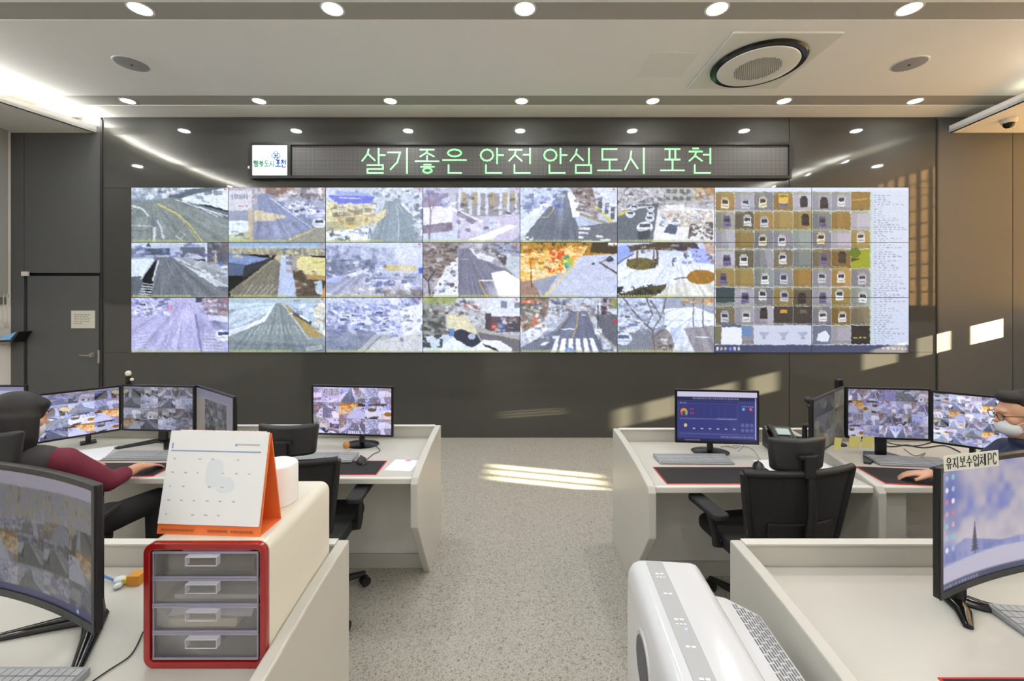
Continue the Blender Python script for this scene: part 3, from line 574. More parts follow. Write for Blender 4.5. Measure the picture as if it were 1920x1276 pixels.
        s.tex(None, [(96,100,116),(206,212,226),(150,156,176)], 10, 16); s.tex([(0,.0),(.3,.0),(.24,.6),(0,.6)], [(226,228,230),(150,120,100),(80,84,80),(206,206,210)], 8, 9); s.rect(.02,.04,.14,.1,(214,110,60)); s.rect(.08,.18,.16,.44,(120,126,104)); s.tex([(.14,.2),(.2,.2),(.2,.45),(.12,.5)],[(200,110,80)],8,20,thr=.5)
        s.poly([(.5,.24),(.7,.24),(.8,.7),(.86,1),(.2,1),(.35,.55)], (104,108,128)); s.poly([(.1,.75),(.46,.26),(.5,.28),(.3,.7)], (160,166,186)); s.tex([(.05,.6),(.44,.28),(.4,.4),(.1,.85)], [(226,230,244)], 8, 12, thr=.45)
        s.poly([(.0,.9),(.34,.6),(.24,1),(0,1)], (110,114,130)); s.line([(.5,.3),(.35,.66)], .012, (206,196,150)); s.line([(.6,.26),(.58,.5),(.54,.7)], .018, (206,170,90)); s.line([(.7,.26),(.8,.75)], .014, (196,190,150)); s.rect(.42,.55,.56,.575,(214,216,226))
        for i in range(7): s.poly([(.36+i*.07+.03*(i>4)*0,.73),(.4+i*.07,.73),(.37+i*.088,1),(.31+i*.088,1)], (232,236,244)) if i < 6 else None
        s.poly([(.24,.8),(.3,.78),(.26,.86),(.2,.86)], (226,230,238)); s.poly([(.76,.3),(1,.3),(1,.9),(.86,.72)], (92,94,102)); s.rect(.83,.02,.89,.3,(66,46,56)); s.rect(.79,.05,.805,.58,(46,50,56)); s.rect(.92,.02,1,.2,(120,140,70)); s.rect(.76,.56,.84,.66,(222,226,236)); s.line([(.8,.6),(1,.92)], .02, (150,146,120)); s.ell(.5,.95,.05,.05,(110,140,220)); s.ell(.98,.42,.02,.03,(190,50,50))
    else:
        s.grad((150,158,176), (160,168,190)); s.poly([(.48,.2),(.8,.16),(1,.3),(1,.52),(.7,.62),(.74,1),(.5,1)], (226,234,250)); s.tex([(.55,.55),(.75,.5),(.8,1),(.5,1)], [(170,182,214),(230,236,250)], 6, 7); s.tex([(.66,0),(1,0),(1,.12),(.7,.1)], [(176,130,90),(150,150,160)], 4, 10)
        s.tex([(0,0),(.46,0),(.46,.6),(0,.6)], [(120,132,156),(206,216,236),(144,156,180)], 9, 10); s.poly([(.68,.55),(1,.5),(1,1),(.8,1)], (142,138,146)); s.poly([(.0,.6),(.3,.55),(.5,.8),(.5,1),(0,1)], (118,124,134)); s.ell(.46,.86,.12,.3,(128,120,118),.9)
        s.car(.16,.52,.07,(206,216,236),(100,120,160)); s.car(.06,.74,.09,(206,216,240),(84,96,124)); s.car(.1,.36,.045,(226,234,250))
        for L in ([(.38,1),(.36,.6),(.3,.5),(.14,.2),(.06,0)], [(.36,.6),(.46,.3),(.5,0)], [(.44,.36),(.4,.2),(.34,.05)], [(.38,.7),(.5,.5)], [(.26,.42),(.2,.45),(.1,.4)], [(.3,.5),(.36,.3),(.3,.0)]): s.line(L, .028, (96,94,98))
        for u in (.78,.88): s.line([(u,0),(u,.55)], .018, (104,104,112))
        s.line([(.5,.4),(.98,.42)], .008, (150,160,180)); s.line([(.62,.55),(.76,.36)], .02, (170,180,210)); s.line([(.8,.7),(.95,.72)], .02, (214,220,234))
    for (poly, vp) in STREAKS.get(k, []): s.streak(poly, vp)
    for (box, nn, sz, pal) in BUSY.get(k, []): s.busy(box, nn, sz, pal)
    s.warp(.0045, 14, 22); s.warp(.003, 40, 66)
    n = vnoise(s.h, s.w, 60, 100, s.rng); s.im = s.im*(.90+.20*n[..., None])
    n = vnoise(s.h, s.w, 14, 24, s.rng)*.5+vnoise(s.h, s.w, 34, 60, s.rng)*.5
    s.im = s.im*(.93+.14*n[..., None]); s.im = (s.im-128)*1.12+134; s.im = s.im*.90+np.array((186,200,250))*.12
    for _ in range(2): p = np.pad(s.im, ((1,1),(1,1),(0,0)), 'edge'); s.im = (p[:-2,1:-1]+p[2:,1:-1]+p[1:-1,:-2]+p[1:-1,2:]+2*p[1:-1,1:-1])/6
    s.grain(6); s.osd(); return s.out()
PICS = [scene_pic(k) for k in range(18)]

def desktop_pic():
    s = Cv(NX*2, NY*3, 7); s.grad((214,224,244), (206,216,240)); s.rect(0,0,1,.02,(222,232,250)); r = s.rng
    bases = [(150,150,162),(120,110,92),(150,160,160),(176,172,186),(128,124,118),(158,136,84),(140,140,150),(150,120,70)]
    for j in range(8):
        for i in range(8):
            u0, v0 = .005+i*.0995, .028+j*.1152; u1, v1 = u0+.0975, v0+.1125
            b = np.array(bases[r.integers(8)], float)*r.uniform(.8, 1.15)
            s.rect(u0, v0, u1, v1, b); s.rect(u0, v0, u0+.03, v1, b*.85, .6); s.rect(u0, v1-.02, u1, v1, b*.7+20, .6); s.rect(u0, v0, u1, v0+.014, (150,156,110), .5)
            if r.random() < .5: s.poly([(u0+.05,v0),(u1,v0),(u1,v1),(u0+.07,v1)], b*r.uniform(.8,1.25), .7)
            if j < 7 and r.random() < .85:
                c = [(228,232,238),(226,226,230),(60,52,56),(200,206,222),(236,226,190),(120,110,150),(236,236,240)][r.integers(7)]
                uc, vc = u0+.05+r.uniform(-.01,.015), v0+.055+r.uniform(-.015,.012); ww, hh = .02, .034
                s.rect(uc-ww, vc-hh*.6, uc+ww, vc+hh, c); s.rect(uc-ww*.75, vc-hh, uc+ww*.75, vc-hh*.3, [x*.8 for x in c]); s.rect(uc-ww*.75, vc-hh*.45, uc+ww*.75, vc+hh*.15, (56,58,66)); s.rect(uc-ww*.8, vc+hh*.5, uc+ww*.8, vc+hh*.7, [x*.7 for x in c])
            s.rect(u1-.006, v0+.004, u1-.001, v0+.011, (235,240,245)); s.text(u0+.005, u1-.02, v1-.009, .005, (196,200,130), .6)
    def cell(i, j): return .005+i*.0995, .028+j*.1152
    u, v = cell(3, 0); s.rect(u+.026, v+.01, u+.075, v+.066, (226,190,92)); s.rect(u+.03, v+.016, u+.07, v+.03, (150,120,60))
    u, v = cell(7, 3); s.rect(u, v, u+.0975, v+.1125, (150,160,44)); s.ell(u+.02, v+.02, .03, .03, (90,120,40)); s.poly([(u,v+.05),(u+.05,v+.055),(u,v+.08)], (60,70,30))
    u, v = cell(0, 5); s.rect(u, v, u+.0975, v+.09, (60,76,80))
    for i in (3, 4):
        u, v = cell(i, 6); s.rect(u, v, u+.0975, v+.1, (68,62,58)); s.rect(u+.035, v+.02, u+.07, v+.04, (206,160,60) if i == 3 else (110,100,90))
    u, v = cell(7, 7); s.rect(u, v, u+.0975, v+.1125, (50,44,44)); s.text(u+.01,u+.08,v+.07,.008,(220,220,120))
    u, v = cell(7, 0); s.rect(u, v, u+.0975, v+.1, (150,120,66)); s.line([(u+.01,v+.05),(u+.08,v+.04)], .008, (190,160,110))
    u, v = cell(5, 7); s.rect(u, v, u+.0975, v+.1125, (110,118,140)); s.poly([(u+.02,v+.09),(u+.03,v+.05),(u+.07,v+.03),(u+.09,v+.06),(u+.08,v+.1)], (226,232,244))
    for i in (2, 3, 4):
        u, v = cell(i, 7); s.rect(u, v, u+.098, v+.1125, (206,212,234)); s.poly([(u+.02,v+.04),(u+.08,v+.04),(u+.05,v+.075)], (170,178,204)); s.rect(u+.04,v+.07,u+.06,v+.085,(160,168,196))
    s.rect(.035,.828,.14,.845,(90,100,140)); s.rect(.035,.845,.14,.948,(236,240,250)); s.rect(.14,.84,.19,.9,(110,140,190)); s.rect(.0,.84,.034,.948,(120,118,96))
    s.rect(.8, .028, .815, .95, (190,214,214), .5); s.line([(.802,.028),(.802,.95)], .003, (160,190,150))
    for i in range(66): s.text(.818, .818+r.uniform(.04,.15), .045+i*.0137, .005, (120,130,150), .6)
    s.rect(0,.952,1,1,(74,80,112)); s.text(.86,.98,.968,.012,(190,196,220),.7)
    for i, c in enumerate(((220,220,230),(190,190,200),(200,200,210),(120,140,230),(200,200,220),(210,210,220))): s.rect(.008+i*.022,.965,.02+i*.022,.985,c)
    s.warp(.0025, 90, 80); s.grain(5); return s.out()
DESK = desktop_pic()

def down(im, h, w):
    yi = (np.arange(h+1)*im.shape[0]/h).astype(int); xi = (np.arange(w+1)*im.shape[1]/w).astype(int)
    a = np.add.reduceat(np.add.reduceat(im, yi[:-1], 0), xi[:-1], 1)
    return a/(np.diff(yi)[:, None, None]*np.diff(xi)[None, :, None])
def mosaic(nx, ny, cols, rows, seed, dim=1.0, tint=(1,1,1), order=None, desat=0.0):
    r = np.random.default_rng(seed); im = np.zeros((ny, nx, 3)); k = 0; prev = None
    for j in range(rows):
        for i in range(cols):
            y0, y1, x0, x1 = ny*j//rows, ny*(j+1)//rows, nx*i//cols, nx*(i+1)//cols
            q = order[k % len(order)] if order else int(r.integers(18)); k += 1
            t = down(PICS[q][:-6], y1-y0, x1-x0)
            if order is None and r.random() < .4: t = t[:, ::-1]
            t = t*(1 if order else r.uniform(.75, 1.15)); im[y0:y1, x0:x1] = t; im[y0, x0:x1] = im[y0, x0:x1]*.6+60; 
    g = im.mean(2, keepdims=True); im = im*(1-desat)+g*desat
    return np.clip(im*dim*np.array(tint), 0, 255)

def screen_mat(name, strength):
    if name in MATS: return MATS[name]
    m = bpy.data.materials.new(name); m.use_nodes = True; nt = m.node_tree; b = nt.nodes['Principled BSDF']
    b.inputs['Base Color'].default_value = (0.01, 0.01, 0.01, 1); b.inputs['Roughness'].default_value = 0.35; b.inputs['Specular IOR Level'].default_value = 0.3
    a = nt.nodes.new('ShaderNodeAttribute'); a.attribute_name = 'picture'
    nt.links.new(a.outputs['Color'], b.inputs['Emission Color']); b.inputs['Emission Strength'].default_value = strength
    MATS[name] = m; return m
def screen(name, im, w, h, m, parent, loc=(0,0,0), curve=0.0, z_up=True):
    """grid mesh facing -Y, w x h, picture im (rows top-down); curve: how far the edges come forward"""
    ny, nx = im.shape[:2]
    # flip rows so that row 0 is at the top
    xs = (np.arange(nx)/(nx-1)-.5)*w; zs = (.5-np.arange(ny)/(ny-1))*h
    X, Z = np.meshgrid(xs, zs); Y = -curve*(2*X/w)**2
    co = np.stack([X, Y, Z], -1).reshape(-1, 3).astype(np.float32)
    me = bpy.data.meshes.new(name); nv = nx*ny; nf = (nx-1)*(ny-1)
    i = (np.arange(ny-1)[:, None]*nx+np.arange(nx-1)[None, :]).ravel()
    f = np.stack([i, i+nx, i+nx+1, i+1], -1).ravel().astype(np.int32)
    me.vertices.add(nv); me.vertices.foreach_set('co', co.ravel())
    me.loops.add(nf*4); me.loops.foreach_set('vertex_index', f)
    me.polygons.add(nf); me.polygons.foreach_set('loop_start', np.arange(nf, dtype=np.int32)*4)
    me.update(calc_edges=True); me.validate()
    at_ = me.color_attributes.new('picture', 'FLOAT_COLOR', 'POINT')
    c = np.clip(im.reshape(-1, 3)/255.0, 0, 1); c = np.where(c <= .04045, c/12.92, ((c+.055)/1.055)**2.4)
    at_.data.foreach_set('color', np.concatenate([c, np.ones((nv, 1))], 1).astype(np.float32).ravel())
    me.materials.append(m)
    o = bpy.data.objects.new(name, me); COL.objects.link(o); o.parent = parent; o.location = loc
    return o

# ------------------------------------------------------------------ the video wall: 24 displays
M_bez = mat('bezel_black', (18,18,20), 0.4)
M_wallscreen = screen_mat('wall_screen', 1.0)
VX0, VX1, VZ0, VZ1 = XB(249), XB(1701), ZB(660.5), ZB(352)
DWD, DHT = (VX1-VX0)/8, (VZ1-VZ0)/3
lab = ['snowy curving road with yellow lane line', 'street with white cars parked along its edge', 'blue roof and snowy yard beside a road', 'pale snowy plaza before a columned building',
       'dark straight road between snow and brown trees', 'car park with white cars and snow rubble', 'wide grey road with a light pole', 'brown road beside a long blue roof',
       'foggy snowy town with a yellow streak', 'road with white sun glare in its corner', 'orange and green trees beside a white square', 'snowy park with an orange bush',
       'lilac wide street with a white car at its edge', 'crossing between snow bank and yellow verge', 'jumble of snowy parked cars and roofs', 'street corner with a black and a white car',
       'street with bold white zebra crossing', 'bare grey trees over bright snow']
def wall_display(i, j, label, im):
    t = thing('video_wall_display', label, 'screen', (VX0+(i+.5)*DWD, YB-0.022, VZ1-(j+.5)*DHT), 0, 'displays of the video wall')
    obj('display_housing', MB().box(-DWD/2+.0005, DWD/2-.0005, 0.0, 0.0215, -DHT/2+.0005, DHT/2-.0005), M_bez, t)
    screen('display_picture', im, DWD-.007, DHT-.007, M_wallscreen, t, (0, -0.001, 0))
for j in range(3):
    for i in range(6): wall_display(i, j, 'video wall display showing a '+lab[j*6+i] if not lab[j*6+i].startswith(('orange','bare')) else 'video wall display showing '+lab[j*6+i], PICS[j*6+i])
for j in range(3):
    for i in range(2):
        names = [['vehicle snapshot tiles with a yellow truck in the top row', 'vehicle snapshot tiles beside the top of the pale text list'],
                 ['middle rows of vehicle snapshots without a text list', 'olive green tile beside the middle of the text list'],
                 ['white pop-up window over vehicle snapshots and taskbar', 'white car tile beside the foot of the text list']][j][i]
        wall_display(6+i, j, 'video wall display showing '+names, DESK[j*NY:(j+1)*NY, i*NX:(i+1)*NX])

# ------------------------------------------------------------------ lettering drawn stroke by stroke
def jam(ch):
    C = lambda cx, cy, rx, ry: [[(cx+rx*math.cos(a*math.pi/6), cy+ry*math.sin(a*math.pi/6)) for a in range(13)]]
    return {'ㅅ': [[(.5,0),(.42,.4),(0,1)],[(.46,.38),(1,.95)]], 'ㅏ': [[(.25,0),(.25,1)],[(.25,.45),(1,.45)]], 'ㅓ': [[(.8,0),(.8,1)],[(0,.42),(.8,.42)]],
            'ㅣ': [[(.5,0),(.5,1)]], 'ㅗ': [[(.5,0),(.5,.75)],[(0,.8),(1,.8)]], 'ㅠ': [[(0,.2),(1,.2)],[(.32,.2),(.32,1)],[(.68,.2),(.68,1)]], 'ㅜ': [[(0,.2),(1,.2)],[(.5,.2),(.5,1)]], 'ㅡ': [[(0,.5),(1,.5)]], 'ㅔ': [[(.5,0),(.5,1)],[(0,.45),(.5,.45)],[(1,0),(1,1)]],
            'ㅐ': [[(.1,0),(.1,1)],[(.1,.45),(.9,.45)],[(.9,0),(.9,1)]], 'ㅕ': [[(.8,0),(.8,1)],[(0,.3),(.8,.3)],[(0,.62),(.8,.62)]],
            'ㄱ': [[(0,.05),(.95,.05),(.72,.6),(.2,1)]], 'ㄴ': [[(0,0),(0,1),(1,1)]], 'ㄷ': [[(1,0),(0,0),(0,1),(1,1)]], 'ㄹ': [[(0,0),(1,0),(1,.5),(0,.5),(0,1),(1,1)]],
            'ㅁ': [[(0,0),(1,0),(1,1),(0,1),(0,0)]], 'ㅂ': [[(0,0),(0,1),(1,1),(1,0)],[(0,.5),(1,.5)]], 'ㅇ': C(.5,.5,.5,.5),
            'ㅈ': [[(0,.02),(1,.02)],[(.55,.02),(.42,.5),(0,1)],[(.46,.45),(1,1)]], 'ㅊ': [[(.3,-.1),(.7,-.1)],[(0,.18),(1,.18)],[(.55,.18),(.42,.6),(0,1)],[(.46,.55),(1,1)]],
            'ㅎ': [[(.25,-.05),(.75,-.05)],[(0,.22),(1,.22)]]+C(.5,.7,.34,.3), 'ㅍ': [[(0,0),(1,0)],[(.3,0),(.3,1)],[(.7,0),(.7,1)],[(0,1),(1,1)]],
            'P': [[(0,1),(0,0),(.8,0),(1,.12),(1,.4),(.8,.52),(0,.52)]], 'C': [[(1,.2),(.75,0),(.3,0),(0,.3),(0,.7),(.3,1),(.75,1),(1,.8)]]}[ch]
def syl(js):
    if len(js) == 1: return [(js[0], (.1,0,.9,1))]
    L, V = js[0], js[1]; Fi = js[2] if len(js) > 2 else None
    if V in 'ㅗㅜㅡㅠ':
        return [(L,(.2,.02,.8,.45)),(V,(.02,.5,.98,1))] if not Fi else [(L,(.22,.04,.78,.32)),(V,(.02,.3 if V=='ㅗ' else .36,.98,.58)),(Fi,(.25,.68,.78,1))]
    return [(L,(.02,.12,.55,.85)),(V,(.64,0,.98,1))] if not Fi else [(L,(.04,.04,.56,.5)),(V,(.64,0,.98,.6)),(Fi,(.26,.68,.9,1))]
def letters(mb, x, zt, sw, sh, w, js, y0, y1):
    for ch, (a, b, c, d) in syl(js):
        for L in jam(ch):
            P = [(x+(a+(c-a)*p)*sw, zt-(b+(d-b)*q)*sh) for p, q in L]
            for p, q in zip(P[:-1], P[1:]): mb.seg2(p, q, w, y0, y1)

sg = thing('led_sign', 'wide black framed LED message sign with green lettering above the video wall', 'sign', (0, YB, 0))
x0, x1, z0, z1 = XB(475), XB(1478), ZB(337), ZB(270)
fr = MB(); t_ = 0.035
fr.box(x0, x1, -0.07, -0.001, z0, z0+t_).box(x0, x1, -0.07, -0.001, z1-t_, z1).box(x0, x0+0.025, -0.07, -0.001, z0+t_, z1-t_).box(x1-0.03, x1, -0.07, -0.001, z0+t_, z1-t_)
fr.box(XB(544), XB(550), -0.07, -0.001, z0+t_, z1-t_); fr.box(x0+.02, x1-.02, -0.03, -0.001, z0+t_, z1-t_)
obj('sign_frame', fr, mat('sign_frame_black', (26,26,24), 0.4), sg)
mled = bpy.data.materials.new('led_matrix'); mled.use_nodes = True; nt = mled.node_tree; b = nt.nodes['Principled BSDF']; b.inputs['Roughness'].default_value = 0.6
tc = nt.nodes.new('ShaderNodeTexCoord'); mp = nt.nodes.new('ShaderNodeMapping'); mp.inputs['Scale'].default_value = (60, 0.0, 60); nt.links.new(tc.outputs['Object'], mp.inputs[0])
vo = nt.nodes.new('ShaderNodeTexVoronoi'); vo.inputs['Scale'].default_value = 1.0; vo.inputs['Randomness'].default_value = 0.0; nt.links.new(mp.outputs[0], vo.inputs['Vector'])
rp = nt.nodes.new('ShaderNodeValToRGB'); rp.color_ramp.elements[0].position = .25; rp.color_ramp.elements[0].color = rgb(104,102,100); rp.color_ramp.elements[1].position = .5; rp.color_ramp.elements[1].color = rgb(62,61,60)
nt.links.new(vo.outputs['Distance'], rp.inputs[0]); nt.links.new(rp.outputs[0], b.inputs['Base Color'])
obj('led_panel', MB().box(XB(550)+.002, x1-.032, -0.045, -0.031, z0+t_+.002, z1-t_-.002), mled, sg)
lt = MB(); m_led = mat('led_green', (150,240,160), 0.5, emit=0.95)
for px, s_ in zip((680,729,780,831,900,953,1018,1067,1119,1169,1236,1288), ('ㅅㅏㄹ','ㄱㅣ','ㅈㅗㅎ','ㅇㅡㄴ','ㅇㅏㄴ','ㅈㅓㄴ','ㅇㅏㄴ','ㅅㅣㅁ','ㄷㅗ','ㅅㅣ','ㅍㅗ','ㅊㅓㄴ')):
    letters(lt, XB(px), ZB(281), 0.295, 0.30, 0.018, s_, -0.050, -0.0455)
    if px in (831, 953, 1169, 1288): obj('led_lettering', lt, m_led, sg, label='pale green lit lettering'); lt = MB()
lb = obj('logo_panel', MB().box(XB(478), XB(543.5), -0.062, -0.04, ZB(331), ZB(274)), mat('logo_white', (232,235,238), 0.4, emit=0.35), sg, label='white panel with small blue and green logo')
lg = MB()
for px, s_ in zip((481,491,501,511), ('ㅎㅐㅇ','ㅂㅗㄱ','ㄷㅗ','ㅅㅣ')): letters(lg, XB(px), ZB(304), 0.058, 0.075, 0.009, s_, -0.065, -0.062)
obj('logo_lettering', lg, mat('logo_green', (60,160,120), 0.5), lb)
lg = MB()
for px, s_ in zip((522,532), ('ㅍㅗ','ㅊㅓㄴ')): letters(lg, XB(px), ZB(303), 0.062, 0.085, 0.012, s_, -0.065, -0.062)
for (px, py, r) in ((519,295,.028),(526,295,.028),(522.5,291,.026),(522.5,298,.024)):
    P = [(XB(px)+r*math.cos(a*math.pi/8), ZB(py)+r*math.sin(a*math.pi/8)) for a in range(17)]
    for p, q in zip(P[:-1], P[1:]): lg.seg2(p, q, .007, -0.065, -0.062)
obj('logo_emblem', lg, mat('logo_blue', (50,110,190), 0.5), lb)
tag(obj('wall_sensor', MB().lathe([(0.012,-0.04),(0.02,-0.03),(0.02,0)], (XB(470), YB, ZB(315)), 16, 'y'), M_white), 'tiny white sensor on the glossy wall beside the logo panel', 'sensor')

# ------------------------------------------------------------------ ceiling fittings
M_lens = mat('lamp_lens', (255,252,240), 0.4, emit=9.0)
M_ring = mat('lamp_ring', (228,226,220), 0.4)
ords = ['first', 'second', 'third', 'middle', 'fifth', 'sixth', 'last']
def downlight(x, y, r, label, group):
    t = thing('ceiling_downlight', label, 'ceiling light', (x, y, ZC-(.0)), 0, group)
    obj('lamp_ring', MB().lathe([(r+.006,-.004),(r+.016,-.003),(r+.016,0.001),(r+.006,0.001)], (0,0,0), 32), M_ring, t)
    obj('lamp_lens', MB().lathe([(r*.9,-.006),(r+.005,-.003),(r+.005,0.0)], (0,0,0), 32), M_lens, t)
for i, (x, y) in enumerate(ROW7):
    downlight(x, y, .066, f'small round downlight, {ords[i]} from the door side in the row above the LED sign', 'downlights in the row near the glossy wall')
for i, (x, y) in enumerate(ROW5):
    downlight(x, y, .076, 'big round downlight, %s from the door side in the front row of five' % ('first','second','middle','fourth','last')[i], 'downlights in the front row')
for i, (x, y) in enumerate(SIDE2):
    z = 3.80
    room_lamp('downlight_or_fill_lamp', (x, y, z-0.012), 0.12, LAMP_W*.35)
M_grille = mat('speaker_grille', (150,150,150), 0.6)
for px, lab_ in ((247, 'round grey ceiling speaker on the side of the bright cove light'), (1705, 'round grey ceiling speaker beside the air conditioner')):
    x = (px-960)*4.12/F
    t = thing('ceiling_speaker', lab_, 'speaker', (x, 4.12, ZC-.006), 0, 'ceiling speakers')
    obj('speaker_rim', MB().lathe([(.135,-.006),(.145,-.004),(.148,0)], (0,0,0), 40), M_ring, t)
    obj('speaker_grille', MB().lathe([(.01,-.011),(.06,-.0105),(.125,-.0085),(.134,-.0065),(.134,-.001)], (0,0,0), 40), M_grille, t, smooth=True)
    obj('speaker_centre', MB().lathe([(.010,-.016),(.012,-.010)], (0,0,0), 16), M_dark, t)
ac = thing('cassette_air_conditioner', 'square ceiling air conditioner with a black round air ring', 'air conditioner', (2.35, 4.09, ZC-.006))
M_acp = mat('ac_panel_white', (222,222,212), 0.45)
obj('ceiling_panel', MB().rrect(.95, .95, .015, -.022, -.001, axis='z'), M_acp, ac, bev=.004)
obj('air_ring', MB().lathe([(.34,-.024),(.36,-.050),(.400,-.048),(.412,-.036),(.405,-.0225)], (0,0,0), 64), mat('gloss_black', (12,12,13), 0.15), ac, smooth=True)
obj('round_cover', MB().lathe([(.02,-.070),(.2,-.069),(.32,-.065),(.347,-.060),(.352,-.052)], (0,0,0), 64), M_acp, ac, smooth=True)
gr = MB(); k = 0
for i in range(-12, 13):
    for j in range(-12, 13):
        x, y = (i+.5*(j % 2))*.0185, j*.0160
        if math.hypot(x, y) < .205: gr.box(x-.0052, x+.0052, y-.0045, y+.0045, -.0715, -.0688)
obj('intake_grille', gr, mat('grille_hole', (120,120,112), 0.7), ac)
hat = tag(obj('access_hatch', MB().rrect(.44, .42, .004, -.006, -.001, axis='z'), mat('hatch_paint', (231,230,224), 0.9), loc=(1.50, 4.14, ZC-.006)), 'flat square access hatch in the ceiling beside the air conditioner', 'hatch')
dc = thing('dome_camera', 'small dome security camera under the soffit', 'camera', (5.74, 4.93, 3.80))
obj('camera_base', MB().lathe([(.055,-.045),(.07,-.03),(.072,-.0)], (0,0,0), 28), M_white, dc, smooth=True)
obj('camera_dome', MB().lathe([(.008,-.1),(.03,-.094),(.045,-.075),(.05,-.046)], (0,0,0), 28), MATS['gloss_black'], dc, smooth=True)

# ------------------------------------------------------------------ desks
M_desk = mat('desk_laminate', (194,192,184), 0.38, spec=0.4, noise=0.015, nscale=5)
M_edge = mat('desk_edge', (216,214,206), 0.35, spec=0.4)
M_mod = mat('modesty_panel', (228,226,222), 0.5)
ZD = 0.72
def side_profile(yf, yb, ztop=.80):
    pts = [(yb, 0), (yb, ztop)]
    for k in range(1, 7):
        t = k/7.0; pts.append((yb-.03-(yb-yf-.07)*t, ztop-.065*(t**1.6)))
    pts += [(yf+.02, ztop-.075), (yf, ztop-.105), (yf, .46), (yf+.36*(yb-yf)/.8, 0)]
    return pts
def desk(x0, x1, yf, yb, label, left=True, right=True, ztop=.80, pedestal=None):
    cx = (x0+x1)/2; t = thing('control_desk', label, 'desk', (cx, yf, 0), 0, None)
    L, R_, D_ = x0-cx, x1-cx, yb-yf; th = .042
    a = L+(th if left else 0); b = R_-(th if right else 0)
    obj('worktop', MB().box(a, b, .06, D_-.03, ZD-.028, ZD), M_desk, t, .004)
    obj('front_edge', MB().box(a, b, .03, .0598, ZD-.034, ZD), M_edge, t, .006)
    obj('back_panel', MB().box(a, b, D_-.0295, D_, .0, ztop), M_desk, t, .003)
    obj('top_edge', MB().box(a, b, D_-.036, D_+.002, ztop+.0002, ztop+.006), M_edge, t)
    obj('modesty_panel', MB().box(a, b, D_-.37, D_-.355, .09, ZD-.03), M_mod, t)
    obj('plinth', MB().box(a, b, D_-.38, D_-.36, 0, .088), M_desk, t)
    for (on, p0) in ((left, L), (right, R_-th)):
        if on: 
            sp = obj('side_panel', MB().prism(side_profile(0, D_, ztop+.004), p0, p0+th, 'x'), M_desk, t, .006)
    if pedestal:
        p0, p1 = pedestal[0]-cx, pedestal[1]-cx
        obj('pedestal', MB().box(p0, p1, .10, D_-.4, .04, ZD-.04), M_desk, t, .004)
    return t
LD = (2.345, 3.11); RD = (2.235, 3.03)
desk(-1.745, -.517, LD[0], LD[1], 'white desk with one monitor and a sunlit outer side panel beside the aisle', left=False)
desk(-3.70, -1.747, LD[0], LD[1], 'white desk where the woman in the maroon shirt sits', right=False)
desk(.715, 1.965, RD[0], RD[1], 'white desk with the blue dashboard monitor beside the aisle', right=True)
desk(1.967, 4.2, RD[0], RD[1], 'white desk with sticky-noted monitors where the man sits', left=False, pedestal=(2.0, 2.16))
desk(-2.6, -.617, .86, 1.62, 'white desk with the red drawer organizer standing on it', ztop=.80)
desk(.826, 2.9, .86, 1.62, 'white desk with an empty worktop beside the air purifier', ztop=.80)

